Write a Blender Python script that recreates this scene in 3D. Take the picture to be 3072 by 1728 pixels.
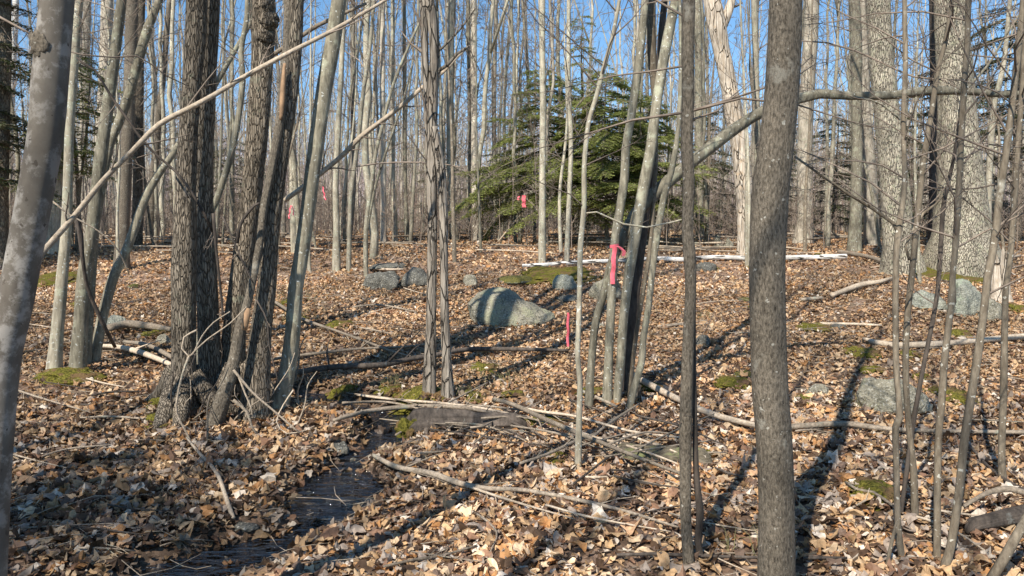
import bpy, bmesh, math, random
import numpy as np
from mathutils import Vector
R = math.radians
for o in list(bpy.data.objects): bpy.data.objects.remove(o)
scene = bpy.context.scene
# ------------------------------------------------------------------ camera, sky, sun, exposure
FPX, CX, CY, PITCH, EYE = 2400.0, 1536.0, 864.0, R(3.5), 1.6
cd = bpy.data.cameras.new('camera'); cam = bpy.data.objects.new('camera', cd)
scene.collection.objects.link(cam); scene.camera = cam
cam.location = (0, 0, EYE); cam.rotation_euler = (R(90)-PITCH, 0, 0)
cd.sensor_width = 36; cd.lens = 36*FPX/3072; cd.clip_end = 1000; cd.clip_start = 0.05
SAZ, SEL = R(27), R(44)
SUN = np.array([-math.sin(SAZ)*math.cos(SEL), -math.cos(SAZ)*math.cos(SEL), math.sin(SEL)])
w = bpy.data.worlds.new("World"); scene.world = w; w.use_nodes = True
nt = w.node_tree; bgn = nt.nodes['Background']
sk = nt.nodes.new('ShaderNodeTexSky'); sk.sky_type = 'NISHITA'; sk.sun_disc = False
sk.sun_elevation = SEL; sk.sun_rotation = R(180)+SAZ
sk.altitude = 2500; sk.air_density = 1.0; sk.dust_density = 0.0; sk.ozone_density = 2.0
hs = nt.nodes.new('ShaderNodeHueSaturation'); hs.inputs['Saturation'].default_value = 1.12; hs.inputs['Hue'].default_value = .492
nt.links.new(sk.outputs[0], hs.inputs['Color']); nt.links.new(hs.outputs[0], bgn.inputs[0]); bgn.inputs[1].default_value = 0.13
sd = bpy.data.lights.new('sun', 'SUN'); sd.energy = 5.0; sd.angle = R(0.53); sd.color = (1, 0.91, 0.79)
so = bpy.data.objects.new('sun', sd); scene.collection.objects.link(so)
so.rotation_euler = Vector(SUN).to_track_quat('Z', 'Y').to_euler(); so.location = (-8, -16, 18)
scene.view_settings.view_transform = 'Standard'; scene.view_settings.look = 'None'
scene.view_settings.exposure = 0.52; scene.view_settings.gamma = 1
try:
    scene.cycles.max_bounces = 4; scene.cycles.diffuse_bounces = 3; scene.cycles.caustics_reflective = False
except Exception: pass

rng = np.random.default_rng(7); rnd = random.Random(7)
COL = scene.collection
# ------------------------------------------------------------------ noise
def _h(ix, iy, iz, s):
    n = (ix*374761393 + iy*668265263 + iz*2147483647 + s*1274126177) & 0xFFFFFFFF
    n = ((n ^ (n >> 13))*1274126177) & 0xFFFFFFFF
    return ((n ^ (n >> 16)) & 0xFFFF)/65535.0*2-1
def vn(p, s=0):
    p = np.asarray(p, float); i = np.floor(p).astype(np.int64); f = p-i; f = f*f*(3-2*f)
    r = 0
    for a in (0, 1):
        for b in (0, 1):
            for c in (0, 1):
                wt = (f[..., 0] if a else 1-f[..., 0])*(f[..., 1] if b else 1-f[..., 1])*(f[..., 2] if c else 1-f[..., 2])
                r = r+wt*_h(i[..., 0]+a, i[..., 1]+b, i[..., 2]+c, s)
    return r
def fbm(p, o=3, s=0):
    r = 0; a = 1.0; p = np.asarray(p, float)
    for k in range(o): r = r+a*vn(p*2**k, s+k); a *= .5
    return r
def n2(x, y, sc, s=0, o=2):
    x = np.asarray(x, float); y = np.asarray(y, float)
    return fbm(np.stack([x/sc, y/sc, np.zeros_like(x)+.5], -1), o, s)
# ------------------------------------------------------------------ pixels to world
ca, sa = math.cos(PITCH), math.sin(PITCH)
def ray(px, py):
    dx = (px-CX)/FPX; dy = (CY-py)/FPX
    return np.array([dx, ca+dy*sa, -sa+dy*ca])
def P(px, py, Y):
    d = ray(px, py); return np.array([0, 0, EYE])+d*(Y/d[1])
PY = np.array([-40, 0, 3.5, 5, 6.5, 8.5, 10.5, 13, 16, 19, 22, 30, 45, 70, 140, 400.])
PZ = np.array([-.1, 0, 0, .06, .15, .29, .47, .83, 1.22, 1.42, 1.52, 1.66, 1.95, 2.9, 9.5, 38.])
_yy = np.linspace(-40, 400, 8801); _zz = np.interp(_yy, PY, PZ)
_k = np.hanning(41); _k /= _k.sum(); _zz = np.convolve(np.pad(_zz, 20, 'edge'), _k, 'valid')
def g0(x, y):
    return np.interp(y, _yy, _zz)
def gbase(px, py):
    lo, hi = 1.0, 90.0; d = ray(px, py)
    ts = np.linspace(1.5, 90, 1800); pts = np.array([0, 0, EYE])+ts[:, None]*d
    b = np.where(pts[:, 2] < g0(pts[:, 0], pts[:, 1]))[0]
    return pts[b[0]] if len(b) else pts[-1]
# stream, from upstream to the camera: pixel centre, half width in metres
SP = [(860, 1172, .10), (960, 1180, .12), (1080, 1200, .13), (1170, 1222, .16), (1180, 1300, .18), (1090, 1338, .10), (1015, 1385, .09), (1035, 1440, .24), (1010, 1480, .24), (960, 1535, .12),
      (915, 1568, .07), (840, 1592, .08), (750, 1628, .17), (620, 1672, .26), (480, 1725, .3), (380, 1780, .34)]
SXY = np.array([gbase(a, b)[:2] for a, b, c in SP]); SW = np.array([c for a, b, c in SP])
def dense(a, n=12):
    t = np.linspace(0, len(a)-1, (len(a)-1)*n+1); return np.stack([np.interp(t, range(len(a)), a[:, k]) for k in range(a.shape[1])], 1)
_SD = dense(np.column_stack([SXY, SW]))
for _ in range(6): _SD[1:-1] = (_SD[:-2]+_SD[1:-1]*2+_SD[2:])/4
def sdist(x, y):
    x = np.asarray(x, float); y = np.asarray(y, float); sh = x.shape; xf = x.ravel(); yf = y.ravel()
    out = np.full(xf.shape, 9.0); m = (yf < 9) & (yf > 2) & (xf > -4) & (xf < 1)
    if m.any():
        d = np.sqrt((xf[m, None]-_SD[:, 0])**2+(yf[m, None]-_SD[:, 1])**2)-_SD[:, 2]*(1+.25*vn(np.stack([xf[m]*5, yf[m]*5, 0*xf[m]], -1), 9))[:, None]
        out[m] = d.min(1)
    return out.reshape(sh)
MOUNDS = []
def ground(x, y):
    x = np.asarray(x, float); y = np.asarray(y, float)
    z = g0(x, y)+n2(x, y, 3.7, 11)*np.clip((y-2)*.012, .02, .14)+n2(x, y, .7, 5)*.02
    z = z+.10*np.exp(-((y-4.7)/.8)**2)*np.clip((x+.4), 0, 1)*0.6
    d = sdist(x, y)
    z = z-.11*np.clip(1-np.clip(d, -.05, .16)/.16, 0, 1)**1.5
    for (mx, my, mr, mh) in MOUNDS: z = z+mh*np.exp(-((x-mx)**2+(y-my)**2)/mr**2)
    return z
def G(px, py):
    d = ray(px, py); ts = np.concatenate([np.linspace(1.5, 30, 2000), np.linspace(30, 100, 500)])
    pts = np.array([0, 0, EYE])+ts[:, None]*d
    b = np.where(pts[:, 2] < ground(pts[:, 0], pts[:, 1]))[0]
    return pts[b[0]] if len(b) else pts[-1]
def gz(x, y): return float(ground(np.array([x]), np.array([y]))[0])
# ------------------------------------------------------------------ object helpers
def tag(o, label=None, cat=None, group=None, kind=None):
    if label: o['label'] = label
    if cat: o['category'] = cat
    if group: o['group'] = group
    if kind: o['kind'] = kind
    return o
def empty(name, loc):
    o = bpy.data.objects.new(name, None); COL.objects.link(o); o.location = [float(v) for v in loc]; o.empty_display_size = .2; return o
def mesh_np(name, V, F, mat, parent=None, origin=(0, 0, 0), smooth=True, col=None):
    V = np.asarray(V, np.float32)-np.asarray(origin, np.float32); F = np.asarray(F, np.int32)
    me = bpy.data.meshes.new(name); me.vertices.add(len(V)); me.vertices.foreach_set('co', V.ravel())
    k = F.shape[1]; me.loops.add(F.size); me.loops.foreach_set('vertex_index', F.ravel())
    me.polygons.add(len(F)); me.polygons.foreach_set('loop_start', np.arange(0, F.size, k, dtype=np.int32))
    try: me.polygons.foreach_set('loop_total', np.full(len(F), k, np.int32))
    except Exception: pass
    me.polygons.foreach_set('use_smooth', np.full(len(F), smooth))
    if col is not None:
        a = me.color_attributes.new('col', 'FLOAT_COLOR', 'POINT')
        c = np.ones((len(V), 4), np.float32); c[:, :3] = col; a.data.foreach_set('color', c.ravel())
    me.update(calc_edges=True); me.validate()
    me.materials.append(mat)
    o = bpy.data.objects.new(name, me); COL.objects.link(o)
    if parent is not None: o.parent = parent
    else: o.location = [float(v) for v in origin]
    return o
def frames(pts):
    T = np.gradient(pts, axis=0); T /= np.linalg.norm(T, axis=1)[:, None]+1e-9
    ref = np.array([0, 1, 0.]) if abs(T[0][1]) < .9 else np.array([1, 0, 0.])
    U = np.zeros_like(pts); W = np.zeros_like(pts); u = ref
    for i in range(len(pts)):
        u = u-T[i]*np.dot(u, T[i]); u /= np.linalg.norm(u)+1e-9; U[i] = u; W[i] = np.cross(T[i], u)
    return U, W
def tube(pts, rad, sides=12, rough=0.0, flare=0.0, seed=0, cap=True, lobes=5, fh=.25, nsc=9.0):
    pts = np.asarray(pts, float); rad = np.asarray(rad, float); U, W = frames(pts); n = len(pts)
    th = np.linspace(0, 2*math.pi, sides, endpoint=False)
    cs, sn = np.cos(th), np.sin(th)
    rr = np.repeat(rad[:, None], sides, 1)
    if rough:
        L = np.concatenate([[0], np.cumsum(np.linalg.norm(np.diff(pts, axis=0), axis=1))])
        q = np.stack([cs[None, :]*1.6+np.zeros((n, 1)), sn[None, :]*1.6+np.zeros((n, 1)), L[:, None]*2.2+np.zeros((1, sides))], -1)
        rr = rr*(1+rough*fbm(q+seed*3.1, 3, seed)+rough*.5*vn(q*np.array([nsc/3, nsc/3, 1])+seed, seed+4))
    if flare:
        h = pts[:, 2]-pts[0, 2]; ph = seed*1.7
        fl = np.exp(-np.clip(h, 0, None)/fh)
        rr = rr*(1+flare*fl[:, None]*(.45+.55*np.abs(np.cos(lobes*.5*th+ph)))[None, :])
    V = pts[:, None, :]+rr[:, :, None]*(cs[None, :, None]*U[:, None, :]+sn[None, :, None]*W[:, None, :])
    V = V.reshape(-1, 3); F = []
    i = np.arange(n-1)[:, None]*sides; j = np.arange(sides)[None, :]; j2 = (j+1) % sides
    F = np.stack([i+j, i+j2, i+sides+j2, i+sides+j], -1).reshape(-1, 4)
    if cap:
        c0 = len(V); V = np.vstack([V, pts[-1:]+0*V[:1], pts[:1]]); a = (n-1)*sides
        j = np.arange(0, sides, 1)
        F1 = np.stack([a+j, a+(j+1) % sides, np.full(sides, c0), np.full(sides, c0)], -1)
        F0 = np.stack([(j+1) % sides, j, np.full(sides, c0+1), np.full(sides, c0+1)], -1)
        return V, F, np.vstack([F1[:, :3], F0[:, :3]])
    return V, F, np.zeros((0, 3), int)
class MB:
    def __init__(s): s.V = []; s.T = []; s.n = 0; s.C = []
    def add(s, V, F, T=None, col=None):
        V = np.asarray(V); F = np.asarray(F)
        if len(F):
            if F.shape[1] == 4: s.T.append(np.vstack([F[:, [0, 1, 2]], F[:, [0, 2, 3]]])+s.n)
            else: s.T.append(F+s.n)
        if T is not None and len(T): s.T.append(np.asarray(T)+s.n)
        s.V.append(V); s.n += len(V)
        if col is not None: s.C.append(np.broadcast_to(col, (len(V), 3)))
        return s
    def tube(s, *a, **k):
        V, F, T = tube(*a, **k); return s.add(V, F, T)
    def batch(s, PTS, RAD, sides=3):
        if len(PTS) == 0: return s
        PTS = np.asarray(PTS, float); RAD = np.asarray(RAD, float); N, K, _ = PTS.shape
        T = PTS[:, -1]-PTS[:, 0]; T /= np.linalg.norm(T, axis=1)[:, None]+1e-9
        ref = np.where(np.abs(T[:, 2:3]) < .9, np.array([[0, 0, 1.]]), np.array([[1., 0, 0]]))
        U = np.cross(T, ref); U /= np.linalg.norm(U, axis=1)[:, None]+1e-9; W = np.cross(T, U)
        th = np.linspace(0, 2*math.pi, sides, endpoint=False)
        ring = np.cos(th)[None, :, None]*U[:, None, :]+np.sin(th)[None, :, None]*W[:, None, :]
        V = PTS[:, :, None, :]+RAD[:, :, None, None]*ring[:, None, :, :]
        b = (np.arange(N)*K*sides)[:, None, None]; i = (np.arange(K-1)*sides)[None, :, None]; j = np.arange(sides)[None, None, :]; j2 = (j+1) % sides
        F = np.stack([b+i+j, b+i+j2, b+i+sides+j2, b+i+sides+j], -1).reshape(-1, 4)
        return s.add(V.reshape(-1, 3), F)
    def build(s, name, mat, parent=None, origin=(0, 0, 0), smooth=True):
        return mesh_np(name, np.vstack(s.V), np.vstack(s.T), mat, parent, origin, smooth, np.vstack(s.C) if s.C else None)
def spline(p, step=.1):
    p = np.asarray(p, float); n = len(p)
    if n < 3:
        L = np.linalg.norm(p[-1, :3]-p[0, :3]); k = max(2, int(L/step)); return p[0]+(p[-1]-p[0])*np.linspace(0, 1, k+1)[:, None]
    q = np.vstack([2*p[0]-p[1], p, 2*p[-1]-p[-2]]); out = []
    for i in range(1, n):
        a, b, c, d = q[i-1], q[i], q[i+1], q[i+2]; k = max(1, int(np.linalg.norm(c[:3]-b[:3])/step))
        for t in np.arange(k)/k:
            out.append(.5*((2*b)+(-a+c)*t+(2*a-5*b+4*c-d)*t*t+(-a+3*b-3*c+d)*t**3))
    out.append(p[-1]); out = np.array(out); out[:, 3] = np.clip(out[:, 3], p[:, 3].min()*.9, None) if p.shape[1] > 3 else 0
    return out
# ------------------------------------------------------------------ materials
def newmat(name):
    m = bpy.data.materials.new(name); m.use_nodes = True; n = m.node_tree; b = n.nodes['Principled BSDF']; return m, n, b
def nn(n, t, **k):
    x = n.nodes.new(t)
    for a, v in k.items():
        if a in x.inputs: x.inputs[a].default_value = v
        else: setattr(x, a, v)
    return x
def ramp(n, fac, stops, interp='LINEAR'):
    r = n.nodes.new('ShaderNodeValToRGB'); r.color_ramp.interpolation = interp; e = r.color_ramp.elements
    while len(e) < len(stops): e.new(.5)
    for i, (p, c) in enumerate(stops): e[i].position = p; e[i].color = (c[0], c[1], c[2], 1) if hasattr(c, '__len__') else (c, c, c, 1)
    n.links.new(fac, r.inputs[0]); return r
def mixc(n, fac, a, b, mode='MIX'):
    m = n.nodes.new('ShaderNodeMix'); m.data_type = 'RGBA'; m.blend_type = mode
    for s, v in ((m.inputs[0], fac), (m.inputs[6], a), (m.inputs[7], b)):
        if hasattr(v, 'is_linked') or hasattr(v, 'links'): n.links.new(v, s)
        else: s.default_value = v if not hasattr(v, '__len__') else (v[0], v[1], v[2], 1)
    return m.outputs[2]
def bark(name, dark, light, lichen=None, la=.5, sc=(30, 30, 6), bump=.012, spots=0.0, spotc=(.62, .64, .58), furrow=0.0, ft=.2, fk=.5, vary=.35, rings=0.0, lsc=7):
    m, n, b = newmat(name); tc = nn(n, 'ShaderNodeTexCoord'); mp = nn(n, 'ShaderNodeMapping'); mp.inputs['Scale'].default_value = sc
    n.links.new(tc.outputs['Object'], mp.inputs[0])
    n1 = nn(n, 'ShaderNodeTexNoise', Scale=1.0, Detail=6.0, Roughness=.65); n.links.new(mp.outputs[0], n1.inputs['Vector'])
    h = n1.outputs[0]; c = ramp(n, h, [(.3, dark), (.68, light)]).outputs[0]
    if furrow:
        v = nn(n, 'ShaderNodeTexVoronoi', Scale=1.0); v.feature = 'DISTANCE_TO_EDGE'
        mp2 = nn(n, 'ShaderNodeMapping'); mp2.inputs['Scale'].default_value = (furrow, furrow, furrow*.16)
        wz = nn(n, 'ShaderNodeTexNoise', Scale=9.0, Detail=3.0); n.links.new(tc.outputs['Object'], wz.inputs['Vector'])
        ad = nn(n, 'ShaderNodeVectorMath'); ad.operation = 'MULTIPLY_ADD'; n.links.new(wz.outputs['Color'], ad.inputs[0]); ad.inputs[1].default_value = (.035, .035, .12); n.links.new(tc.outputs['Object'], ad.inputs[2])
        n.links.new(ad.outputs[0], mp2.inputs[0]); n.links.new(mp2.outputs[0], v.inputs['Vector'])
        vr = ramp(n, v.outputs[0], [(.0, 0.), (ft, 1.)]).outputs[0]
        c = mixc(n, vr, tuple(x*fk for x in dark), c)
        mm = nn(n, 'ShaderNodeMath'); mm.operation = 'MULTIPLY_ADD'; n.links.new(h, mm.inputs[0]); mm.inputs[1].default_value = .5; n.links.new(vr, mm.inputs[2]); h = mm.outputs[0]
    if lichen:
        n2_ = nn(n, 'ShaderNodeTexNoise', Scale=float(lsc), Detail=6.0, Roughness=.7); n.links.new(tc.outputs['Object'], n2_.inputs['Vector'])
        f = ramp(n, n2_.outputs[0], [(.62-la*.25, 0.), (.70-la*.2, 1.)]).outputs[0]
        c = mixc(n, f, c, lichen)
    if spots:
        v2 = nn(n, 'ShaderNodeTexNoise', Scale=38.0, Detail=2.0); n.links.new(tc.outputs['Object'], v2.inputs['Vector'])
        f = ramp(n, v2.outputs[0], [(.70-spots*.12, 0.), (.73-spots*.12, 1.)]).outputs[0]
        c = mixc(n, f, c, spotc)
    if rings:
        wv = nn(n, 'ShaderNodeTexNoise', Scale=1.0, Detail=3.0); mp3 = nn(n, 'ShaderNodeMapping'); mp3.inputs['Scale'].default_value = (5, 5, 30)
        n.links.new(tc.outputs['Object'], mp3.inputs[0]); n.links.new(mp3.outputs[0], wv.inputs['Vector'])
        f = ramp(n, wv.outputs[0], [(.53, 0.), (.60, 1.)]).outputs[0]; c = mixc(n, f, c, (.05, .045, .04))
    # long stains and weathering, and each stem a little different
    n3 = nn(n, 'ShaderNodeTexNoise', Scale=2.3, Detail=4.0); n.links.new(tc.outputs['Object'], n3.inputs['Vector'])
    st = ramp(n, n3.outputs[0], [(.3, .62), (.7, 1.2)]).outputs[0]; c = mixc(n, 1.0, c, st, 'MULTIPLY')
    oi = nn(n, 'ShaderNodeObjectInfo'); orr = ramp(n, oi.outputs['Random'], [(0., 1-vary), (1., 1+vary*.6)]).outputs[0]
    c = mixc(n, 1.0, c, orr, 'MULTIPLY')
    n.links.new(c, b.inputs['Base Color']); b.inputs['Roughness'].default_value = .85; b.inputs['Specular IOR Level'].default_value = .25
    bp = nn(n, 'ShaderNodeBump', Strength=.9, Distance=bump); n.links.new(h, bp.inputs['Height']); n.links.new(bp.outputs[0], b.inputs['Normal'])
    return m
M = {}
M['smooth'] = bark('bark_smooth_grey', (.11, .10, .072), (.38, .35, .265), (.40, .405, .30), .3, (34, 34, 8), .01, .35)
M['pale'] = bark('bark_pale_grey', (.20, .18, .135), (.55, .50, .385), (.44, .44, .33), .4, (26, 26, 6), .008, .5)
M['near'] = bark('bark_near_grey', (.035, .029, .021), (.28, .24, .185), (.30, .28, .23), .1, (120, 120, 46), .012, .1, (.42, .40, .34), vary=.05)
M['beechy'] = bark('bark_blotched_grey', (.11, .095, .078), (.215, .195, .165), (.33, .31, .28), .5, (7, 7, 5), .003, .12, (.10, .085, .07), vary=.05, lsc=14)
M['rough'] = bark('bark_furrowed_brown', (.17, .138, .10), (.50, .43, .335), (.33, .33, .24), .1, (44, 44, 12), .016, .0, furrow=62, ft=.17, fk=.62)
M['shag'] = bark('bark_dead_shaggy', (.09, .075, .06), (.46, .41, .34), (.30, .25, .2), .2, (60, 60, 3.5), .03, furrow=20, ft=.07)
M['oak'] = bark('bark_lichened_oak', (.30, .26, .20), (.60, .55, .43), (.52, .51, .36), .35, (30, 30, 10), .03, .4, (.62, .60, .42), furrow=50, ft=.14, fk=.62, vary=.05, lsc=11)
M['sap'] = bark('bark_sapling', (.11, .088, .063), (.30, .255, .19), (.42, .40, .33), .1, (50, 50, 14), .003, .3, (.56, .54, .46), vary=.2)
M['dark'] = bark('bark_dark_dead_and_shade', (.035, .03, .026), (.14, .115, .095), (.2, .2, .18), .0, (30, 30, 8), .01)  # dead bark; also paints shade on the clump stem and stream log
M['birch'] = bark('bark_white_birch', (.60, .58, .53), (.80, .78, .74), None, 0, (12, 12, 12), .003, 0, rings=1, vary=.05)
M['snag'] = bark('wood_bleached', (.26, .19, .12), (.82, .74, .62), (.55, .43, .30), .2, (42, 42, 2.2), .05, furrow=9, ft=.035, vary=.05)
M['deadwood'] = bark('wood_fallen_grey', (.17, .14, .105), (.47, .39, .30), (.3, .31, .25), .15, (50, 50, 50), .008, vary=.3)
M['paledead'] = bark('wood_fallen_pale', (.34, .27, .19), (.66, .56, .44), None, 0, (40, 40, 40), .008, vary=.15)
M['rot'] = bark('wood_rotten', (.05, .042, .03), (.24, .205, .145), (.17, .20, .08), .3, (5, 60, 60), .03, vary=.1)
M['fargrey'] = bark('bark_forest_grey', (.23, .20, .16), (.64, .58, .47), (.38, .37, .28), .3, (18, 18, 4), .02, .2, vary=.5)
M['twig'] = bark('twigs_grey_brown', (.16, .125, .10), (.34, .28, .225), None, 0, (20, 20, 20), .001, vary=.3)
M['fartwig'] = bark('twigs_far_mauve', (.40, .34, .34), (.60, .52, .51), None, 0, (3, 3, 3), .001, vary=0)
def moss_mat(name='moss', a=(.04, .042, .009), b_=(.20, .18, .035)):
    m, n, b = newmat(name); tc = nn(n, 'ShaderNodeTexCoord')
    x = nn(n, 'ShaderNodeTexNoise', Scale=60.0, Detail=5.0); n.links.new(tc.outputs['Object'], x.inputs['Vector'])
    y = nn(n, 'ShaderNodeTexNoise', Scale=9.0, Detail=4.0); n.links.new(tc.outputs['Object'], y.inputs['Vector'])
    c = ramp(n, x.outputs[0], [(.35, a), (.65, b_)]).outputs[0]; f = ramp(n, y.outputs[0], [(.50, 0.), (.60, .9)]).outputs[0]
    c = mixc(n, f, c, (.15, .095, .05)); n.links.new(c, b.inputs['Base Color']); b.inputs['Roughness'].default_value = .95
    b.inputs['Specular IOR Level'].default_value = .1
    bp = nn(n, 'ShaderNodeBump', Strength=1.0, Distance=.02); n.links.new(x.outputs[0], bp.inputs['Height']); n.links.new(bp.outputs[0], b.inputs['Normal'])
    return m
M['moss'] = moss_mat()
def rock_mat(name, a, c2, lich, moss=0.0, la=.5):
    m, n, b = newmat(name); tc = nn(n, 'ShaderNodeTexCoord')
    x = nn(n, 'ShaderNodeTexNoise', Scale=7.0, Detail=10.0, Roughness=.7); n.links.new(tc.outputs['Object'], x.inputs['Vector'])
    y = nn(n, 'ShaderNodeTexNoise', Scale=55.0, Detail=4.0); n.links.new(tc.outputs['Object'], y.inputs['Vector'])
    z = nn(n, 'ShaderNodeTexNoise', Scale=4.0, Detail=8.0, Roughness=.75); mp = nn(n, 'ShaderNodeMapping'); mp.inputs['Location'].default_value = (3, 5, 7); n.links.new(tc.outputs['Object'], mp.inputs[0]); n.links.new(mp.outputs[0], z.inputs['Vector'])
    c = ramp(n, x.outputs[0], [(.32, a), (.66, c2)]).outputs[0]
    c = mixc(n, ramp(n, y.outputs[0], [(.58, 0.), (.64, .55)]).outputs[0], c, (.55, .54, .48))
    c = mixc(n, ramp(n, y.outputs[0], [(.36, .6), (.42, 0.)]).outputs[0], c, (.06, .06, .055))
    c = mixc(n, ramp(n, z.outputs[0], [(.62-la*.2, 0.), (.68-la*.2, .8)]).outputs[0], c, lich)
    if moss:
        g = nn(n, 'ShaderNodeNewGeometry'); sp = nn(n, 'ShaderNodeSeparateXYZ'); n.links.new(g.outputs['Normal'], sp.inputs[0])
        ad = nn(n, 'ShaderNodeMath'); ad.operation = 'MULTIPLY_ADD'; n.links.new(x.outputs[0], ad.inputs[0]); ad.inputs[1].default_value = 1.6; n.links.new(sp.outputs[2], ad.inputs[2])
        f = ramp(n, ad.outputs[0], [(1-moss*.4+.35, 0.), (1-moss*.4+.5, 1.)]).outputs[0]
        yr = ramp(n, y.outputs[0], [(.35, (.04, .045, .01)), (.65, (.17, .15, .03))]).outputs[0]
        c = mixc(n, f, c, yr)
    n.links.new(c, b.inputs['Base Color']); b.inputs['Roughness'].default_value = .9
    mm = nn(n, 'ShaderNodeMath'); mm.operation = 'MULTIPLY_ADD'; n.links.new(y.outputs[0], mm.inputs[0]); mm.inputs[1].default_value = .35; n.links.new(x.outputs[0], mm.inputs[2])
    bp = nn(n, 'ShaderNodeBump', Strength=1.0, Distance=.05); n.links.new(mm.outputs[0], bp.inputs['Height']); n.links.new(bp.outputs[0], b.inputs['Normal'])
    return m
M['rock'] = rock_mat('rock_grey', (.10, .096, .07), (.36, .335, .255), (.33, .33, .22), 0, .5)
M['rockm'] = rock_mat('rock_mossy', (.14, .14, .12), (.33, .32, .27), (.33, .40, .30), .9, .6)
M['rockg'] = rock_mat('rock_green_lichen', (.16, .17, .14), (.32, .33, .27), (.32, .37, .27), .5, .5)
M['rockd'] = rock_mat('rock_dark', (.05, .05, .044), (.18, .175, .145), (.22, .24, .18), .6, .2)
# ground
m, n, b = newmat('forest_floor'); M['floor'] = m; tc = nn(n, 'ShaderNodeTexCoord')
v = nn(n, 'ShaderNodeTexVoronoi', Scale=34.0); wz = nn(n, 'ShaderNodeTexNoise', Scale=12.0, Detail=4.0); n.links.new(tc.outputs['Object'], wz.inputs['Vector'])
ad = nn(n, 'ShaderNodeVectorMath'); ad.operation = 'MULTIPLY_ADD'; n.links.new(wz.outputs['Color'], ad.inputs[0]); ad.inputs[1].default_value = (.12, .12, .12); n.links.new(tc.outputs['Object'], ad.inputs[2]); n.links.new(ad.outputs[0], v.inputs['Vector'])
sx = nn(n, 'ShaderNodeSeparateXYZ'); n.links.new(v.outputs['Color'], sx.inputs[0])
c = ramp(n, sx.outputs[0], [(0., (.05, .033, .02)), (.3, (.15, .09, .055)), (.6, (.32, .20, .13)), (1., (.46, .33, .24))]).outputs[0]
z = nn(n, 'ShaderNodeTexNoise', Scale=.55, Detail=6.0, Roughness=.6); n.links.new(tc.outputs['Object'], z.inputs['Vector'])
c = mixc(n, ramp(n, z.outputs[0], [(.50, 0.), (.62, .75)]).outputs[0], c, (.085, .06, .035))
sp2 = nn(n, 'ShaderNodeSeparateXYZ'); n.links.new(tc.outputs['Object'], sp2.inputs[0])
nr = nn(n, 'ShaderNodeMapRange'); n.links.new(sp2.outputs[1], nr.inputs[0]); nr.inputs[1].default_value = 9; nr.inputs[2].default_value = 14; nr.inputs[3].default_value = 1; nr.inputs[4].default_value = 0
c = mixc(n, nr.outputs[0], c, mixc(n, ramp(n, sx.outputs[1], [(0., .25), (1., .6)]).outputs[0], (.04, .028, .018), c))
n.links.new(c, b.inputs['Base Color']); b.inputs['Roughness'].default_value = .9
bp = nn(n, 'ShaderNodeBump', Strength=.9, Distance=.05); n.links.new(sx.outputs[2], bp.inputs['Height']); n.links.new(bp.outputs[0], b.inputs['Normal'])
# leaves
m, n, b = newmat('dead_leaves'); M['leaf'] = m
at = nn(n, 'ShaderNodeAttribute'); at.attribute_name = 'col'; tc = nn(n, 'ShaderNodeTexCoord')
x = nn(n, 'ShaderNodeTexNoise', Scale=45.0, Detail=4.0); n.links.new(tc.outputs['Object'], x.inputs['Vector'])
c = mixc(n, 1.0, at.outputs['Color'], ramp(n, x.outputs[0], [(.3, .68), (.7, 1.22)]).outputs[0], 'MULTIPLY')
n.links.new(c, b.inputs['Base Color']); b.inputs['Roughness'].default_value = .62; b.inputs['Specular IOR Level'].default_value = .35
tr = nn(n, 'ShaderNodeBsdfTranslucent'); n.links.new(c, tr.inputs[0]); ms = nn(n, 'ShaderNodeMixShader', Fac=.22)
n.links.new(b.outputs[0], ms.inputs[1]); n.links.new(tr.outputs[0], ms.inputs[2]); n.links.new(ms.outputs[0], n.nodes['Material Output'].inputs[0])
def flat(name, c, rough=.6, tl=0.0, nz=0.25):
    m, n, b = newmat(name); tc = nn(n, 'ShaderNodeTexCoord'); x = nn(n, 'ShaderNodeTexNoise', Scale=14.0, Detail=4.0); n.links.new(tc.outputs['Object'], x.inputs['Vector'])
    cc = mixc(n, 1.0, c, ramp(n, x.outputs[0], [(.3, 1-nz), (.7, 1+nz)]).outputs[0], 'MULTIPLY'); n.links.new(cc, b.inputs['Base Color']); b.inputs['Roughness'].default_value = rough
    if tl:
        tr = nn(n, 'ShaderNodeBsdfTranslucent'); n.links.new(cc, tr.inputs[0]); ms = nn(n, 'ShaderNodeMixShader', Fac=tl)
        n.links.new(b.outputs[0], ms.inputs[1]); n.links.new(tr.outputs[0], ms.inputs[2]); n.links.new(ms.outputs[0], n.nodes['Material Output'].inputs[0])
    return m
M['needle'] = flat('hemlock_needles', (.29, .33, .10), .5, .45, .5)
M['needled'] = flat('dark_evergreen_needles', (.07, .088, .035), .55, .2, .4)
M['tape'] = flat('pink_flagging_tape', (1.0, .22, .28), .35, .3, .06)
M['orange'] = flat('exposed_orange_wood', (.33, .21, .12), .8, 0, .4)
M['grass'] = flat('dry_grass', (.26, .24, .11), .7, .2, .3)
m, n, b = newmat('stream_water'); M['water'] = m
b.inputs['Base Color'].default_value = (.014, .012, .010, 1); b.inputs['Roughness'].default_value = .03; b.inputs['IOR'].default_value = 1.6; b.inputs['Specular IOR Level'].default_value = .9
tc = nn(n, 'ShaderNodeTexCoord'); mp = nn(n, 'ShaderNodeMapping'); mp.inputs['Scale'].default_value = (7, 20, 10); n.links.new(tc.outputs['Object'], mp.inputs[0])
x = nn(n, 'ShaderNodeTexNoise', Scale=1.0, Detail=3.0); n.links.new(mp.outputs[0], x.inputs['Vector'])
bp = nn(n, 'ShaderNodeBump', Strength=1.0, Distance=.22); n.links.new(x.outputs[0], bp.inputs['Height']); n.links.new(bp.outputs[0], b.inputs['Normal'])

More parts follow.
